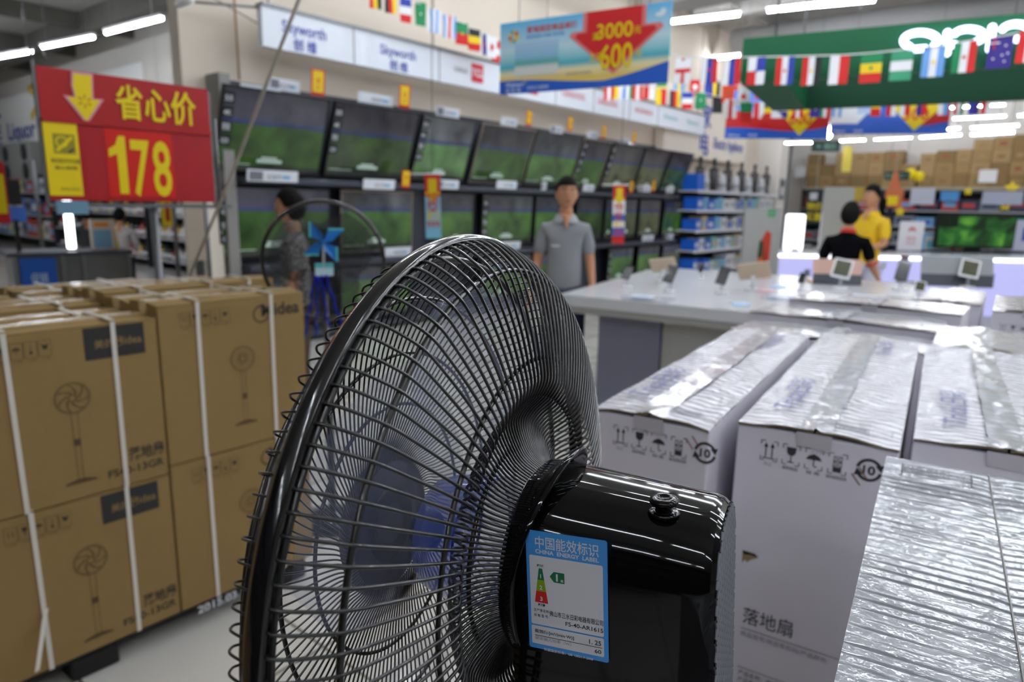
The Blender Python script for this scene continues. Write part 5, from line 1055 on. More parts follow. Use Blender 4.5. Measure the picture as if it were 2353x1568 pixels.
def leaf_mat():
    mm = bpy.data.materials.new('screen_leaves'); mm.use_nodes = True; nt = mm.node_tree; b = nt.nodes['Principled BSDF']; b.inputs['Base Color'].default_value = (.01,.02,.01,1); b.inputs['Roughness'].default_value = .2
    tc = nt.nodes.new('ShaderNodeTexCoord'); n_ = nt.nodes.new('ShaderNodeTexNoise'); n_.inputs['Scale'].default_value = 3.2; n_.inputs['Distortion'].default_value = 1.2; r_ = nt.nodes.new('ShaderNodeValToRGB'); nt.links.new(tc.outputs['Object'], n_.inputs[0]); nt.links.new(n_.outputs[0], r_.inputs[0]); nt.links.new(r_.outputs[0], b.inputs['Emission Color']); b.inputs['Emission Strength'].default_value = .8
    e = r_.color_ramp; e.elements[0].position = .36; e.elements[0].color = lin((8,22,12))+(1,); e.elements[1].position = .72; e.elements[1].color = lin((90,150,50))+(1,); k = e.elements.new(.52); k.color = lin((28,84,30))+(1,); return mm
def b_(F, W_, h, o):
    m = MB(F); m.bevbox((0,0,-.06),(W_,h,0),.006,BEZ); m.build('bezel', o)
    g = leaf_mat(); m = MB(F); m.quad(.02,.03,W_-.02,h-.02,g,None,.002); m.quad(.02,h*.62,W_*.25,h-.02,mat('screen_dark',(14,30,18),.3,emit=.2),None,.003); m.build('screen', o)
    m = MB(F); m.box((W_*.4,-.4,-.05),(W_*.6,0,-.02),BEZ); m.box((W_*.2,-.44,-.2),(W_*.8,-.4,.1),BEZ); m.build('stand_foot', o)
panel_at(2148,2328,492,570,8.6,'television with green leaves on its screen behind the lit counter','television',b_)
def b_(F, W_, h, o):
    m = MB(F); m.plate(0,0,W_,h,.03,mat('poster_blue',(70,150,210),.5),None); m.quad(W_*.04,0,W_*.96,h*.86,mat('poster_cream',(215,220,210),.5),None,.001); m.quad(W_*.08,.02,W_*.4,h*.55,mat('poster_aqua',(110,190,205),.5),None,.002); m.build('board', o); m = MB(F)
    rnd = random.Random(3)
    for k in range(14): m.disc(W_*(.5+.4*rnd.random()),h*(.08+.3*rnd.random()),.02,[RD,PBL,YL,SEA][k%4],None,10,.003+.0002*k)
    m.build('cartoon_free_print', o) if False else m.build('coloured_print', o)
panel_at(2118,2232,535,583,7.0,'low blue-edged poster with coloured prints on the counter','poster_sign',b_,on=575)
def b_(F, W_, h, o):
    m = MB(F); m.plate(0,0,W_,h,.04,mat('frame_lilac',(200,200,225),.4),None); m.quad(W_*.4,h*.3,W_*.6,h*.7,BL,None,.002); m.quad(0,h*.93,W_,h,mat('top_teal',(30,120,110),.5),None,.003); m.build('board', o)
panel_at(2325,2370,500,583,6.8,'lilac standee with teal top at the right picture edge','picture_standee',b_,on=577)
for i in range(5):
    a = atZ(2240+i*9,576,1.003); F = frame(a, (cr.x,cr.y,0), (0,0,1)); m = MB(F); m.bevbox((0,0,-.18),(.036,.19+.006*(i%2),0),.003,mat('box_off_white',(205,205,210),.5)); tag(m.build('phone_box'), 'off-white phone box on the counter, %s of five in a row' % ['leftmost','second','middle','fourth','rightmost'][i], 'box', 'phone boxes on the counter')
m = MB(); c0 = atZ(2275,572,1.018)
m.tube([c0+cr*(.0105*k)+V((0,.004*math.cos(k*1.6),.012*math.sin(k*1.6))) for k in range(0,24)], .003, ACR if False else mat('coil_white',(225,225,240),.3), 6); tag(m.build('coiled_cable'), 'coiled white security cable above the right counter', 'cable')
# ------------------------------------------------------------------ appliance shelf at the end of the screen wall
BLUEP = mat('pack_blue', (30,100,210), .4); PKC = [mat('pack_white',(215,218,222),.4), mat('pack_teal',(120,180,185),.4), mat('pack_grey',(150,155,165),.4), mat('pack_tan',(190,165,125),.5), BLUEP, mat('pack_sky',(120,175,220),.4)]
PN = ['white','teal','grey','tan','blue','sky blue']
sh = thing('shop_shelf', 'black and white wall shelf with small appliances beyond the television wall', 'shelf', (-6.3,14.9,0))
m = MB(); m.box((-6.5,12.85,.05),(-6.46,17.4,2.1),mat('shelf_back',(30,32,36),.6)); m.build('back_panel', sh)
LV = [.18,.62,1.02,1.42,1.80]
for z in LV:
    m = MB(); m.box((-6.46,12.85,z-.03),(-5.98,17.4,z),mat('shelf_white',(215,218,225),.3)); m.box((-5.98,12.85,z-.05),(-5.965,17.4,z+.01),mat('shelf_rail',(225,228,235),.2,emit=0)); m.build('shelf_board', sh)
rnd = random.Random(12)
LN = ['bottom','second','third','fourth','top']
for li, z in enumerate(LV[:4]):
    y = 12.9; k = 0
    while y < 17.1:
        w_ = rnd.uniform(.16,.34); h = rnd.uniform(.18,.31); ci = 4 if k < 3 and (k != 1) else rnd.choice([0,1,2,3,0,5])
        m = MB(); m.bevbox((-6.3,y,z),(-6.0,y+w_,z+h),.005,PKC[ci]); m.box((-6.0,y+w_*.2,z+h*.3),(-5.998,y+w_*.8,z+h*.7),PKC[(ci+2)%6])
        tag(m.build('appliance_box'), '%s box, %s board of the appliance shelf, place %s from the left' % (PN[ci], LN[li], ['one','two','three','four','five','six','seven','eight','nine','ten','eleven','twelve','thirteen','fourteen','fifteen','sixteen','seventeen','eighteen','nineteen','twenty'][min(k,19)]), 'box', 'boxes on the appliance shelf')
        y += w_+rnd.uniform(.01,.06); k += 1
BLN = mat('blender_black', (34,32,34), .3); BLC = mat('blender_clear', (90,90,96), .1, alpha=.7)
m = MB(); m.bevbox((-6.35,12.9,1.8),(-6.02,13.2,2.12),.006,BLUEP); tag(m.build('appliance_box'), 'blue box at the left end of the top shelf board beside the black juicers', 'box', 'boxes on the appliance shelf')
for i, y in enumerate((13.0,13.85,14.55,15.3,16.1,16.85)):
    T = Matrix.Translation((-6.12,y+(.18 if i == 0 else 0),1.80)); o = thing('juicer', 'black juicer with a tall narrow cap, %s of six on the top shelf board' % ['leftmost','second','third','fourth','fifth','rightmost'][i], 'juicer', (-6.12,y,1.8), 'black juicers on the top shelf board')
    m = MB(T); m.lathe([(0,0),(.09,0),(.09,.03),(.075,.12),(.07,.16),(0,.16)],BLN,n=20); m.build('motor_base', o)
    m = MB(T); m.lathe([(.06,.16),(.085,.20),(.10,.42),(.10,.44),(0,.44)],BLC,n=20); m.build('jug', o)
    m = MB(T); m.lathe([(.10,.44),(.10,.46),(.04,.48),(.032,.50),(.03,.60),(.04,.61),(.04,.66),(0,.66)],BLN,n=20); m.build('feeding_cap', o)
    if i < 5:
        T = Matrix.Translation((-6.12,y+.42,1.80)); o = thing('kettle', 'white and grey juice machine standing right of juicer %s on the top board' % ['one','two','three','four','five'][i], 'appliance', (-6.12,y+.42,1.8), 'white machines between the juicers')
        m = MB(T); m.lathe([(0,0),(.11,0),(.105,.16),(.08,.34),(.05,.37),(0,.37)],PKC[0],n=20); m.build('shell', o); m = MB(T); m.lathe([(.112,.1),(.114,.13),(.112,.16)],PKC[2],n=20); m.tube([(.1,0,.12),(.16,0,.15),(.16,0,.26),(.09,0,.3)],.012,BLN,8); m.build('handle', o)
# ------------------------------------------------------------------ back wall: shelves, goods and carton piles
def shelf_unit(x0, x1, y, zs, top, label, seed, names, cols, colnames, where, depth=.45, faceY=-1, wmin=.16, wmax=.36):
    rnd = random.Random(seed); o = thing('shop_shelf', label, 'shelf', ((x0+x1)/2,y,0))
    m = MB(); m.box((x0,y+depth-.03,0),(x1,y+depth,top),mat('shelf_back',(30,32,36),.6)); m.build('back_panel', o)
    MB().box((x0,y,0),(x0+.04,y+depth-.03,top),DARK).build('side_panel', o); MB().box((x1-.04,y,0),(x1,y+depth-.03,top),DARK).build('side_panel', o)
    for z in zs: m = MB(); m.box((x0+.04,y,z-.035),(x1-.04,y+depth-.03,z),mat('shelf_grey',(170,172,176),.4)); m.build('shelf_board', o)
    num = ['one','two','three','four','five','six','seven','eight','nine','ten','eleven','twelve','thirteen','fourteen','fifteen','sixteen','seventeen','eighteen','nineteen','twenty','twenty-one','twenty-two','twenty-three','twenty-four','twenty-five','twenty-six','twenty-seven','twenty-eight','twenty-nine','thirty']
    for li, z in enumerate(zs):
        x = x0+.08; gap = (zs[li+1] if li+1 < len(zs) else top)-z-.08; k = 0
        while x < x1-.3:
            w_ = rnd.uniform(wmin,wmax); h = gap*rnd.uniform(.6,.95); c = rnd.randrange(len(cols)); m = MB()
            if names == 'bottle': 
                r_ = w_/2*.8; m.lathe([(0,0),(r_,0),(r_,h*.55),(r_*.4,h*.7),(r_*.32,h*.95),(0,h*.95)],cols[c],Matrix.Translation((x+w_/2,y+.15,z)),n=12); m.lathe([(r_*1.02,h*.15),(r_*1.02,h*.4)],PKC[0],Matrix.Translation((x+w_/2,y+.15,z)),n=12)
            else: m.bevbox((x,y+.04,z),(x+w_,y+.34,z+h),.006,cols[c]); m.box((x+w_*.15,y+.036,z+h*.3),(x+w_*.85,y+.04,z+h*.72),cols[(c+1)%len(cols)])
            tag(m.build('wine_bottle' if names == 'bottle' else 'goods_box'), '%s %s, place %s on board %s %s' % (colnames[c], 'bottle' if names == 'bottle' else 'packed box', num[min(k,29)], num[li], where), 'bottle' if names == 'bottle' else 'box', 'goods '+where)
            x += w_+rnd.uniform(.01,.05); k += 1
    return o
GC = [mat('goods_blue',(60,100,180),.4),mat('goods_white',(205,208,214),.4),mat('goods_grey',(120,126,140),.5),mat('goods_navy',(40,48,80),.4),mat('goods_red',(180,60,50),.5),mat('goods_sky',(120,170,215),.4),mat('goods_yellow',(220,196,50),.5)]; GN = ['blue','white','grey','navy','red','sky blue','yellow']
shelf_unit(-6.2,-4.0,19.9,[.2,.65,1.1,1.5],1.98,'dark shelf at the back wall below the left carton pile',5,'box',[GC[1],GC[2],GC[4],mat('goods_pink',(215,180,190),.4)],['white','grey','red','pink'],'of the back shelf beside the pillar')
shelf_unit(-3.95,-.2,19.9,[.2,.65,1.1,1.5],1.98,'long dark shelf at the back wall behind the woman in yellow',6,'box',GC[:6],GN[:6],'of the long back shelf',wmin=.25,wmax=.5)
shelf_unit(-.15,3.2,19.9,[.2,.65,1.1,1.5],1.98,'dark shelf at the back wall near the right picture edge',7,'box',[GC[0],GC[1],GC[2],GC[6],GC[3]],['blue','white','grey','yellow','navy'],'of the right back shelf',wmin=.25,wmax=.5)
m = MB(); m.box((-6.2,19.88,2.0),(3.2,20.55,2.07),mat('shelf_top_rail',(170,160,135),.5)); m.box((-6.2,19.86,1.93),(3.2,19.90,2.0),DARK); tag(m.build('top_rail'), 'long pale top board over the back wall shelves', 'shelf')
for px in (-6.0,-2,1.2,3): m = MB(); m.box((px,20.35,1.98),(px+.05,20.40,2.0),DARK); m.build('rail_support', kind='structure') if False else None
CT = [mat('carton_tan',(160,130,86),.75,noise=.08), mat('carton_light',(170,140,98),.75,noise=.08), mat('carton_dark',(140,112,72),.75,noise=.08)]
def pile(x0, cols_, zs0, y, where, seed):
    rnd = random.Random(seed); x = x0; ci = 0
    for nlev in cols_:
        w_ = rnd.uniform(.30,.42); z = 2.07
        for l in range(nlev):
            h = rnd.uniform(.26,.32); m = MB(); a = rnd.uniform(0,.03); m.bevbox((x,y+a,z),(x+w_,y+a+.4,z+h),.004,CT[rnd.randrange(3)]); m.box((x+w_*.3,y+a-.002,z+h*.35),(x+w_*.7,y+a,z+h*.65),[CT[1],CT[2],mat('carton_red_print',(150,90,60),.7),mat('carton_green_print',(120,120,76),.7),CT[0],CT[2]][rnd.randrange(6)])
            tag(m.build('stock_carton'), 'tan carton, level %s of column %s %s' % (['one','two','three','four','five'][l], ['one','two','three','four','five','six','seven','eight','nine','ten','eleven','twelve'][ci], where), 'box', 'cartons '+where)
            z += h+.003
        x += w_+.012; ci += 1
pile(-6.15,[3,2,3,3,3,3,2],2.07,19.95,'of the left pile on the back shelf',3)
pile(-3.45,[3,3,3,4,4,4,4,4,4,5],2.07,19.95,'of the right pile on the back shelf',4)
for i, (x, y, w_, c, l) in enumerate(((1838,395,.26,'w','white paper sheet on the left carton pile'),(2270,405,.36,'w','white paper sheet on the right carton pile'))):
    p = atY(x,y,19.93); m = MB(); m.box((p.x-w_/2,19.925,p.z-.15),(p.x+w_/2,19.93,p.z+.15),WHITE); tag(m.build('paper_sheet'), l, 'paper')
for i, (x, y, r_, l) in enumerate(((2092,400,.13,'left yellow balloon beside the exit sign'),(2112,406,.12,'right yellow balloon beside the exit sign'),(2225,440,.10,'yellow star tag on the long back shelf'),(2325,432,.16,'large yellow star tag at the right edge'),(2310,472,.14,'yellow tag with red print at the right'),(2068,486,.13,'yellow tag behind the woman in yellow'))):
    p = atY(x,y,19.5 if i < 2 else 19.86); m = MB()
    if i < 2: m.sphere(tuple(p), (r_,r_,r_*1.1), YL); m.tube([(p.x,p.y,p.z-.1),(p.x,p.y+.3,2.08)],.004,STR,4); tag(m.build('balloon'), l, 'balloon')
    else:
        pts = []
        for k in range(10): a = math.pi*k/5+.3; rr_ = r_*(1 if k % 2 == 0 else .55); pts.append((rr_*math.cos(a), rr_*math.sin(a)))
        F = frame(p, (1,0,0), (0,0,1)); m.T = F; m.prism(pts, -.01, 0, YL); m.disc(0,0,r_*.25,TAGR if i == 4 else SAND,None,10,.002); tag(m.build('star_tag'), l, 'tag')
p = atY(2052,440,17.5); m = MB(frame(p,(1,0,0),(0,0,1))); m.prism([(-.16,-.35),(.2,-.35),(.22,.0),(.1,.15),(.06,.42),(-.04,.42),(-.08,.12),(-.15,0)],-.02,0,mat('deco_orange',(200,110,70),.6)); m.quad(-.1,-.3,.12,-.1,YL,None,.002); m.tube([(0,.4,-.01),(0,5.19-p.z,-.01)],.004,STR,4); tag(m.build('hanging_decoration'), 'orange hanging decoration right of the ponytail', 'decoration')
# price banners and posters on the back shelves
for (x0,x1,y0_,y1_,Y,c,name,l) in ((1846,1898,435,515,18.6,(24,40,44),'dark_poster','dark poster with yellow characters left of the man in black'),(2160,2205,440,462,19.8,(70,140,200),'blue_print','sky blue picture panel on the long back shelf'),(2090,2150,432,470,19.8,(196,200,215),'pale_panel','pale picture panel right of the orange decoration'),(2255,2353,440,470,19.8,(170,175,195),'grey_panel','grey picture panel near the right edge of the long shelf'),(1955,1990,431,462,19.8,(190,160,60),'yellow_label','yellow label strip left of the ponytail woman')):
    a = atY(x0,y1_,Y); b = atY(x1,y0_,Y); m = MB(); Y2_ = Y if Y < 19 else 19.905; m.box((a.x,Y-.01,a.z),(b.x,Y2_,b.z),mat('poster_'+name,c,.5))
    if name == 'dark_poster': 
        Fp = frame((a.x,Y-.012,a.z),(1,0,0),(0,0,1)); w_ = b.x-a.x; h_ = b.z-a.z; m.text('特价', w_*.5,h_*.42,.22,YL,Fp,.01,'C',wid=w_*.8); m.text('实惠', w_*.5,h_*.12,.22,YL,Fp,.01,'C',wid=w_*.8); m.quad(w_*.2,h_*.7,w_*.6,h_*.9,GC[1],Fp); m.tube([(w_*.5,h_,0),(w_*.5,3.9,0)],.006,STR,4,T=Fp)
    tag(m.build(name), l, 'poster')
m = MB(frame(atD(1917,575,8.0),(cr.x,cr.y,0),(0,0,1))); m.plate(-.18,0,.16,.72,.04,TBLG,None); m.plate(-.14,-1.0,.12,0,.05,CSIDE,None); tag(m.build('white_standee'), 'plain white upright board behind the man in black', 'board')
# ------------------------------------------------------------------ left hall: liquor department
liq = thing('department_sign', 'white wall sign reading Liquor in blue at the far left', 'sign', (-22,6.95,2.7))
m = MB(); m.box((-29,6.93,2.75),(-16.4,6.99,4.35),mat('sign_cream2',(245,245,242),.5)); m.build('sign_panel', liq)
F = frame((0,6.92,0),(1,0,0),(0,0,1)); m = MB(F); pa = atY(20,322,6.92); pb_ = atY(78,322,6.92); m.text('Liquor', pa.x, pa.z, .70, BL, None, .02, 'L', wid=pb_.x-pa.x+.2); m.build('lettering', liq); m = MB(F); m.text('酒', pa.x-1.5, pa.z, 1.0, BL, None, .02, 'L'); m.build('lettering', liq)
m = MB(F); c0 = atY(92,230,6.92)
for k in range(6): a = k*math.pi/3+math.pi/6; m.line([(c0.x+.55*math.cos(a),c0.z+.45*math.sin(a)),(c0.x+1.05*math.cos(a),c0.z+.85*math.sin(a))],.22,mat('spark_yellow',(226,190,90),.5),None,.002)
m.build('spark_mark', liq)
for i, (x, y, l) in enumerate(((60,372,'air conditioner outdoor unit with two dark fans on the far left wall'),(18,376,'second air conditioner unit at the left picture edge'))):
    p = atY(x,y,6.6); o = thing('air_conditioner', l, 'air conditioner', tuple(p)); m = MB(); m.bevbox((p.x-1.0,6.5,p.z-.55),(p.x+.75,6.98,p.z+.55),.03,mat('ac_grey',(150,152,150),.5)); m.build('casing', o)
    for dz in (.26,-.26): m = MB(); m.tube([(p.x+.3,6.49,p.z+dz),(p.x+.3,6.46,p.z+dz)],.22,DARK,20); m.build('fan_grille', o)
WB = [mat('bottle_dark',(40,30,26),.2),mat('bottle_red',(150,34,30),.3),mat('bottle_gold',(190,150,70),.3),mat('bottle_white',(205,200,196),.3),mat('bottle_green',(50,90,60),.3)]; WN = ['dark','red','gold','white','green']
shelf_unit(-14.9,-9.6,6.2,[.2,.65,1.1,1.55],2.0,'liquor shelf with rows of bottles behind the person in white',21,'bottle',WB,WN,'of the liquor shelf behind the white shirt',wmin=.14,wmax=.22)
shelf_unit(-20.6,-15.1,6.2,[.2,.65,1.1,1.55],2.0,'liquor shelf with rows of bottles at the far left',22,'bottle',WB,WN,'of the far left liquor shelf',wmin=.18,wmax=.28)
shelf_unit(-27,-20.7,6.2,[.3,.9,1.5],2.0,'dark shelf at the left picture edge under the air conditioners',23,'box',GC,GN,'of the leftmost shelf',wmin=.3,wmax=.6)
# glass service counter
GLS = mat('counter_glass_dark', (70,76,80), .1, alpha=.75, coat=.5)
a = atD(38,668,7.6); b = atD(312,660,8.4); a.z = b.z = 0; F = frame(a, b-a, (0,0,1)); L_ = (b-a).length; ztop = atD(60,582,7.6).z
o = thing('service_counter', 'grey glass service counter with a blue panel at far left', 'counter', tuple(a)); 
m = MB(F); m.box((-.05,ztop-.04,-.7),(L_,ztop,0),UN); m.build('counter_top', o)
m = MB(F); m.box((0,0,-.66),(L_-.02,ztop-.04,-.04),mat('counter_body',(96,98,98),.3,coat=.5,noise=.2,nscale=3)); m.build('counter_body', o)
m = MB(F); m.box((.06,0,-.04),(.40,ztop-.06,-.02),mat('panel_blue',(20,90,190),.4)); m.text('促销', .23,.5,.13,mat('panel_white',(190,210,235),.5),None,.01,'C',z=-.018,wid=.16); m.text('服务', .23,.32,.1,mat('panel_white',(190,210,235),.5),None,.01,'C',z=-.018,wid=.16); m.build('blue_panel', o)
for x in (.0,.45,L_*.55,L_-.06): m = MB(F); m.box((x,0,-.03),(x+.04,ztop-.04,-.005),STEEL); m.build('frame_post', o)
p0 = F @ V((.62,ztop,-.3)); p1 = p0+V((0,0,.62)); m = MB(); m.tube([p0+V((0,0,.02)),p1],.045,mat('upright_tube',(235,240,250),.4,emit=5),10); m.tube([p0,p0+V((0,0,.02))],.07,STEEL,12); tag(m.build('upright_lamp'), 'bright upright light tube standing on the grey service counter', 'lamp')
m = MB(frame(F @ V((.82,ztop,-.25)), b-a, (0,0,1))); m.plate(0,0,.26,.36,.02,mat('easel_cream',(215,205,190),.5),None); m.quad(.03,.02,.22,.24,mat('easel_blue',(130,180,215),.5),None,.002); m.quad(.04,.27,.2,.33,mat('easel_orange',(230,150,60),.5),None,.002); m.prism([(.26,0),(.30,0),(.26,.36)],-.2,-.02,YL); tag(m.build('easel_card'), 'small easel card with blue print on the service counter', 'sign')
m = MB(frame(F @ V((.12,ztop,-.4)), b-a, (0,0,1))); m.box((-.02,0,-.05),(.02,.35,0),BLACK); m.box((-.11,.33,-.06),(.11,.50,-.02),mat('tag_blue',(60,110,200),.5)); m.box((-.08,.52,-.06),(.08,.80,-.02),BLACK); tag(m.build('card_stand'), 'small black stand with a blue card on the service counter', 'stand')
m = MB(frame(atD(3,400,7),(cr.x,cr.y,0),(0,0,1))); m.plate(-.2,-.5,.03,.12,.01,TAGR,None); m.quad(-.15,-.4,.02,-.0,YL,None,.002); m.tube([(-.1,.12,0),(-.1,3.2,0)],.004,STR,4); tag(m.build('red_banner'), 'red and yellow hanging banner cut by the left picture edge', 'banner')
m = MB(frame(atD(386,500,9.5),(cr.x,cr.y,0),(0,0,1))); m.plate(-.09,-.12,.09,.28,.01,YL,None); m.quad(-.03,-.05,.03,.2,TAGR,None,.002); m.tube([(0,.28,0),(0,3.2,0)],.004,STR,4); tag(m.build('yellow_banner'), 'yellow hanging strip beside the shelf post behind the red price board', 'banner')
for i, (x, D_, l) in enumerate(((97,10,'left grey upright pole in the liquor department'),(405,8.6,'grey upright pole right of the liquor bottles'),(478,5.2,'slim grey pole left of the television wall'))):
    p = atD(x,560,D_); m = MB(); m.tube([(p.x,p.y,0),(p.x,p.y,1.95)],.025 if i < 2 else .015,STEEL,10); m.lathe([(0,0),(.15,0),(.15,.015),(0,.02)],STEEL,Matrix.Translation((p.x,p.y,0)),n=20); tag(m.build('metal_pole'), l, 'pole')
p = atD(452,520,5.4); F = frame(p,(cr.x,cr.y,0),(0,0,1)); m = MB(F); m.plate(-.08,-.27,.08,.24,.03,mat('cream_board',(225,212,195),.5),None); m.plate(-.03,-1.265,.03,-.27,.03,STEEL,None); tag(m.build('cream_board'), 'narrow cream board on a stand left of the television wall', 'board')
# ------------------------------------------------------------------ people
SKIN = mat('skin', (196,142,108), .55); HAIR = mat('hair_black', (14,12,12), .8, spec=.2); EYE = mat('eye_dark', (20,16,14), .3); LIP = mat('lips', (160,90,80), .5); EYEW = mat('eye_white', (215,210,205), .4)
def skin_mesh(chains, mt, name, parent, T, sub=2):
    """chains: list of [(x,y,z,r), ...]; shared points are merged by key"""
    pts = []; idx = {}; ed = []
    for ch in chains:
        prev = None
        for p in ch:
            k = (round(p[0],3),round(p[1],3),round(p[2],3))
            if k not in idx: idx[k] = len(pts); pts.append(p)
            if prev is not None: ed.append((prev, idx[k]))
            prev = idx[k]
    me = bpy.data.meshes.new('tmp'); me.from_pydata([p[:3] for p in pts], ed, []); o = bpy.data.objects.new('tmp', me)
    s2 = bpy.data.scenes.get('tmp') or bpy.data.scenes.new('tmp'); s2.collection.objects.link(o)
    md = o.modifiers.new('s', 'SKIN'); md.branch_smoothing = .6; md.use_smooth_shade = True
    if not me.skin_vertices: me.attributes.new('skin', 'FLOAT', 'POINT') if False else None
    lay = me.skin_vertices[0].data if me.skin_vertices else None
    for i, p in enumerate(pts):
        r_ = p[3] if isinstance(p[3], tuple) else (p[3], p[3]); lay[i].radius = r_; lay[i].use_root = (i == 0)
    m2 = o.modifiers.new('u', 'SUBSURF'); m2.levels = sub; m2.render_levels = sub
    vl = s2.view_layers[0]; vl.update(); dg = vl.depsgraph; dg.update()
    r_ = bpy.data.meshes.new_from_object(o.evaluated_get(dg)); bpy.data.objects.remove(o)
    mb = MB(T); mb.add([v.co.copy() for v in r_.vertices], [tuple(p.vertices) for p in r_.polygons], mt, smooth=True); bpy.data.meshes.remove(r_)
    return mb
def hand(m_chains, w_, d, side, grip=.35):
    """palm and five fingers from wrist point w_ along direction d (unit), side vector to the thumb"""
    w_ = V(w_); d = V(d).normalized(); sd = V(side).normalized(); nn = d.cross(sd)
    palm = w_+d*.045; ch = [[(*w_,.026),(*palm,.034)]]
    for i, (off, ln) in enumerate(((-.028,.062),(-.010,.074),(.009,.078),(.027,.070))):
        b = w_+d*.085+sd*off; k = b+d*ln*.5+nn*ln*.10; t = b+d*ln*.9+nn*ln*grip
        ch.append([(*palm,.034),(*b,.011),(*k,.0095),(*t,.008)])
    b = w_+d*.035+sd*.036; k = b+d*.03+sd*.022; t = k+d*.03+sd*.004+nn*.01
    ch.append([(*palm,.034),(*b,.013),(*k,.011),(*t,.009)])
    m_chains += ch
def head_on(mb, c, T, yaw=0, face=True):
    """adds a head with ears, nose, eyes and mouth around point c; faces +y"""
    H = T @ Matrix.Translation(c) @ rz(yaw); n0 = len(mb.v); tmp = MB(H)
    tmp.sphere((0,0,0), (.079,.096,.118), SKIN, seg=24, rings=16); tmp.sphere((0,.018,-.045), (.058,.07,.070), SKIN, seg=20, rings=12)
    for s_ in (-1,1): tmp.sphere((s_*.076,-.005,-.012), (.012,.022,.034), SKIN, seg=10, rings=8)
    if face:
        tmp.add([(-.012,.088,.005),(.012,.088,.005),(.018,.084,-.036),(-.018,.084,-.036),(0,.112,-.030)], [(0,1,4),(1,2,4),(2,3,4),(3,0,4)], SKIN, smooth=True)
        for s_ in (-1,1):
            tmp.sphere((s_*.031,.080,.008), (.015,.009,.007), EYEW, seg=10, rings=6); tmp.sphere((s_*.031,.0875,.008), (.006,.004,.006), EYE, seg=8, rings=6); tmp.box((s_*.031-.019,.083,.026),(s_*.031+.019,.091,.032), HAIR)
        tmp.sphere((0,.086,-.062), (.024,.008,.008), LIP, seg=12, rings=6)
    n = len(mb.v); mb.v += tmp.v
    for f, i_, s_ in zip(tmp.f, tmp.m, tmp.sm): mb.f.append([n+k for k in f]); mb.m.append(mb.mi(tmp.mats[i_])); mb.sm.append(s_)
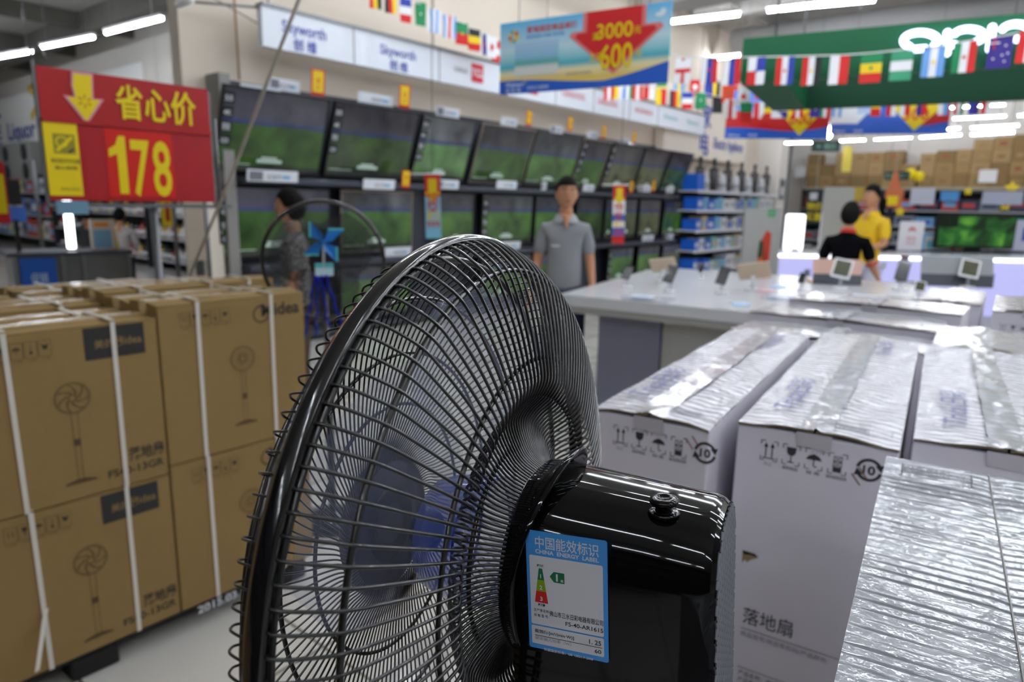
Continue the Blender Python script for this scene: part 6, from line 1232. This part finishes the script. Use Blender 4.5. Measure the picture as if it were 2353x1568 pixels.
def person(loc, yaw, label, cat, arms, shirt, trousers, hair_len, k=1.0, legs=None, bust=0, sleeve=.5, hair_pat=None, head_yaw=0, lean=0, collar=None, seated=False, face=True, build_hw=1.0):
    T = Matrix.Translation(loc) @ rz(yaw) @ Matrix.Scale(k,4)
    o = thing('person', label, 'person', tuple(loc))
    hw = build_hw
    L = lambda z: lean*(z-.9)     # forward lean
    P = lambda x, y, z, r_: (x, y+L(z), z, r_)
    spine = [P(0,0,.93,(.135*hw,.10)),P(0,.0,1.08,(.128*hw,.095)),P(0,.005,1.25,(.145*hw,.105)),P(0,0,1.38,(.13*hw,.085)),P(0,0,1.44,(.075,.062)),P(0,.01,1.50,(.056,.056)),P(0,.02,1.56,(.052,.052))]
    chains = [spine]
    hip = .09
    lg = legs or {-1:[(hip,.0,.86),(hip+.01,.02,.48),(hip+.01,-.02,.09)], 1:[(hip,.0,.86),(hip+.01,.02,.48),(hip+.01,-.02,.09)]}
    for s_ in (-1,1):
        a, b, c = lg[s_]; chains.append([spine[0],(s_*a[0],a[1],a[2],.085),(s_*b[0],b[1],b[2],.058),(s_*c[0],c[1],c[2],.042)]); chains.append([(s_*c[0],c[1],c[2],.042),(s_*c[0],c[1]+.13,c[2]-.05,.032)])
    for s_ in (-1,1):
        sh_, el_, wr = arms[s_]; ws = lambda q, r_: (s_*q[0], q[1]+L(q[2]), q[2], r_)
        S_, E_, W_ = ws(sh_,.058), ws(el_,.041), ws(wr,.027)
        chains.append([spine[3],S_,E_,W_]); d = V(W_[:3])-V(E_[:3]); hand(chains, W_[:3], d, (s_*.0+.0, 1, .2), .3)
    body = skin_mesh(chains, SKIN, 'body', o, T); head_on(body, V((0,.03+L(1.64),1.640)), T, head_yaw, face); body.build('body', o)
    # clothes
    g = 1.13
    sc_ = [P(0,0,.84,(.150*hw,.115)),P(0,0,.95,(.148*hw,.112)),P(0,.0,1.08,(.146*hw,.112)),P(0,.008+bust*.3,1.25,(.163*hw,.122+bust)),P(0,0,1.385,(.146*hw,.098)),P(0,0,1.445,(.092,.08)),P(0,.005,1.475,(.066,.062))]
    ch = [sc_]
    for s_ in (-1,1):
        sh_, el_, wr = arms[s_]; S_ = (s_*sh_[0], sh_[1]+L(sh_[2]), sh_[2]+.004, .068); e_ = V((s_*el_[0], el_[1]+L(el_[2]), el_[2])); s0 = V(S_[:3])
        if sleeve <= 1: q_ = s0.lerp(e_, .85 if sleeve > .6 else .70); ch.append([sc_[4],S_,(*q_,.062)])
        else: w__ = V((s_*wr[0], wr[1]+L(wr[2]), wr[2])); ch.append([sc_[4],S_,(*e_,.056),(*e_.lerp(w__,.9),.042)])
    skin_mesh(ch, shirt, 'shirt', o, T).build('shirt', o)
    if collar:
        if face: m = MB(T); m.add([(-.045,.058+L(1.47),1.488),(.045,.058+L(1.47),1.488),(.0,.128+L(1.37),1.375),(0,.10+L(1.45),1.455)], [(0,3,2),(1,2,3),(0,1,3)], SKIN); m.build('open_neckline', o)
        m = MB(T @ Matrix.Translation((0,.0+L(1.45),1.452))); m.lathe([(.058,-.0),(.060,.035),(.066,.032),(.076,.008),(.080,-.012)], collar, Matrix.Rotation(math.radians(-14),4,'X'), n=24, closed=True) if not face else [m.add([(.070*math.cos(q_),.066*math.sin(q_)+.004,.030),(.070*math.cos(q2_),.066*math.sin(q2_)+.004,.030),(.098*math.cos(q2_),.092*math.sin(q2_)+.008,-.018-.018*max(0,math.sin(q2_))),(.098*math.cos(q_),.092*math.sin(q_)+.008,-.018-.018*max(0,math.sin(q_)))],[(0,1,2,3)],collar) for q_,q2_ in ((math.radians(108+k_*12),math.radians(120+k_*12)) for k_ in range(27))]; m.build('collar', o)
    tc_ = []
    for s_ in (-1,1):
        a, b, c = lg[s_]; tc_.append([P(0,0,.935,(.142*hw,.108)),(s_*a[0],a[1],a[2],.100),(s_*b[0],b[1],b[2],.075),(s_*c[0],c[1],c[2]+.03,.060)])
    skin_mesh(tc_, trousers, 'trousers', o, T).build('trousers', o)
    m = MB(T)
    for s_ in (-1,1): c = lg[s_][2]; m.bevbox((s_*c[0]-.045,c[1]-.06,c[2]-.09),(s_*c[0]+.045,c[1]+.19,c[2]-.01),.02,HAIR)
    m.build('shoes', o)
    # hair
    HT = T @ Matrix.Translation((0,.03+L(1.64),1.640)) @ rz(head_yaw); m = MB(HT); vs = []; fs = []; n, K = 28, 12; low = hair_len
    for i in range(n):
        a = 2*math.pi*i/n; fr = math.sin(a)         # +y = face
        lim = math.radians(66) if fr > .55 else math.radians(66+(low-66)*min(1,max(0,(.55-fr)/.7)))
        for j in range(K+1):
            ph = lim*j/K; b = 1.075+.02*math.sin(i*3+j); vs.append((.079*b*1.04*math.sin(ph)*math.cos(a), .096*b*math.sin(ph)*math.sin(a)-.004, .118*b*math.cos(ph)+.002))
    for i in range(n):
        for j in range(K): fs.append((i*(K+1)+j,((i+1)%n)*(K+1)+j,((i+1)%n)*(K+1)+j+1,i*(K+1)+j+1))
    m.add(vs, fs, HAIR, smooth=True)
    if hair_pat == 'ponytail': m.sphere((0,-.11,.0),(.035,.04,.04),HAIR,seg=12,rings=8); m.tube([(0,-.12,.0),(.01,-.17,-.05),(.015,-.18,-.13),(.01,-.165,-.2)],.03,HAIR,10,rs=[.025,.04,.036,.012])
    if hair_pat == 'short_bob': m.sphere((0,-.035,-.005),(.090,.088,.108),HAIR,seg=18,rings=12)
    m.build('hair', o)
    return o, T
SHG = mat('shirt_grey', (140,142,146), .8, noise=.06, nscale=60); NAVY = mat('trousers_navy', (24,30,52), .7)
# man walking past the screens
pm = atD(1302,560,4.8)
A_ = {-1:[(.20,0,1.385),(.27,-.02,1.12),(.27,.07,.89)], 1:[(.20,0,1.385),(.27,-.05,1.12),(.285,.03,.88)]}
ARM = {-1:[(.150,0,1.375),(.205,-.03,1.12),(.225,.06,.88)], 1:[(.150,0,1.375),(.205,-.05,1.12),(.25,.05,.88)]}
head = atD(1298,405,5.0); yawm = math.degrees(math.atan2(-head.y,-head.x))-90
man, TM = person(V((head.x+.02,head.y,0)), yawm+4, 'man in a grey polo shirt and navy trousers walking past the television wall', 'person', ARM, SHG, NAVY, 105, k=head.z/1.765, legs={-1:[(.09,.0,.86),(.10,.10,.48),(.10,.16,.10)],1:[(.09,0,.86),(.10,.0,.48),(.10,-.18,.12)]}, sleeve=.9, collar=mat('collar_light',(175,178,182),.8), build_hw=1.0, head_yaw=4)
m = MB(TM); w0 = V((-.225,.06,.88)); e0 = V((-.205,-.03,1.12)); wp = w0.lerp(e0,.14); dd = (e0-w0).normalized(); m.tube([wp-dd*.014, wp+dd*.014], .036, mat('watch_white',(225,228,230),.3), 12); m.build('watch', man)
m = MB(TM); m.box((.05,.125,1.24),(.11,.132,1.25), CARD); m.build('chest_print', man)
# woman in a patterned top behind the display fan
def pattern_mat():
    m_ = mat('blouse_pattern', (70,70,76), .8); nt = m_.node_tree; b = nt.nodes['Principled BSDF']; vo = nt.nodes.new('ShaderNodeTexVoronoi'); vo.inputs['Scale'].default_value = 42; vo.feature = 'DISTANCE_TO_EDGE'
    tc = nt.nodes.new('ShaderNodeTexCoord'); nt.links.new(tc.outputs['Object'], vo.inputs[0]); r_ = nt.nodes.new('ShaderNodeValToRGB'); r_.color_ramp.elements[0].color = lin((190,186,180))+(1,); r_.color_ramp.elements[1].color = lin((52,54,62))+(1,); r_.color_ramp.elements[1].position = .16; r_.color_ramp.elements[0].position = .03
    nt.links.new(vo.outputs[0], r_.inputs[0]); nt.links.new(r_.outputs[0], b.inputs['Base Color']); return m_
hw_ = atD(672,432,4.3)
ARW = {-1:[(.150,0,1.372),(.195,-.03,1.12),(.20,.08,.92)], 1:[(.150,0,1.372),(.195,-.03,1.12),(.20,.08,.92)]}
kw = (hw_.z)/1.765
# she looks to the left of the picture
yw = math.degrees(math.atan2(-cr.y,-cr.x))-90
woman, TW = person(V((hw_.x,hw_.y,0)), yw+6, 'woman in a dark patterned blouse, side view, walking left behind the display fan', 'person', ARW, pattern_mat(), mat('trousers_brown',(70,56,44),.8,noise=.5,nscale=40), 120, k=kw, bust=.0, sleeve=.8, hair_pat='short_bob', build_hw=.95)
# man in black seen from behind at the counter
hb = atD(1957,463,6.1); yb2 = math.degrees(math.atan2(hb.y,hb.x))-90
ARB = {-1:[(.165,0,1.375),(.23,.04,1.12),(.22,.25,1.02)], 1:[(.165,0,1.375),(.25,.04,1.13),(.30,.22,1.00)]}
mb_, TB = person(V((hb.x,hb.y,0)), yb2-6, 'person in a black polo shirt with a red collar, seen from behind at the counter', 'person', ARB, mat('shirt_black',(9,9,14),.9,spec=.1), NAVY, 118, k=hb.z/1.765, sleeve=.9, hair_pat='short_bob', collar=mat('collar_red',(200,50,36),.7), face=False, build_hw=1.0)
m = MB(TB)
for s_ in (-1,1):
    a = V((s_*ARB[s_][0][0],0,1.379)); b = V((s_*ARB[s_][1][0],ARB[s_][1][1],ARB[s_][1][2])); p_ = a.lerp(b,.93); d_ = (b-a).normalized(); m.tube([p_-d_*.010, p_+d_*.012], .060, MATS['collar_red'], 14, cap=False)
m.build('sleeve_trim', mb_)
# woman in yellow
hy = atD(2012,424,7.35); yy_ = math.degrees(math.atan2(-hy.y,-hy.x))-90
ARY = {-1:[(.165,0,1.375),(.21,.02,1.13),(.10,.18,1.08)], 1:[(.165,0,1.375),(.21,.02,1.13),(.10,.2,1.02)]}
wy, TY = person(V((hy.x,hy.y,0)), yy_-38, 'saleswoman in a yellow polo shirt with a black ponytail behind the counter', 'person', ARY, mat('shirt_yellow',(236,192,36),.75), mat('trousers_white',(200,200,215),.7), 112, k=hy.z/1.765, bust=.02, sleeve=.8, hair_pat='ponytail', head_yaw=-6, collar=MATS['shirt_yellow'], build_hw=.95)
# two people behind the glass service counter
hl = atD(272,476,8.75); yl_ = math.degrees(math.atan2(hl.y,hl.x))-90
ARL = {-1:[(.17,0,1.375),(.22,.06,1.14),(.12,.25,1.08)], 1:[(.17,0,1.375),(.22,.04,1.14),(.15,.22,1.05)]}
person(V((hl.x,hl.y,0)), yl_-20, 'person in a loose white long-sleeved shirt, seen from behind at the service counter', 'person', ARL, mat('shirt_white',(200,196,200),.8), NAVY, 125, k=hl.z/1.765, sleeve=2, hair_pat='short_bob', face=False)
hd = atD(195,474,9.3); person(V((hd.x,hd.y,0)), yl_+10, 'person in a dark grey shirt standing behind the easel card', 'person', ARL, mat('shirt_dark_grey',(70,74,78),.8), NAVY, 125, k=hd.z/1.765, sleeve=2, hair_pat='short_bob', face=False)
s2 = bpy.data.scenes.get('tmp')
if s2: bpy.data.scenes.remove(s2)
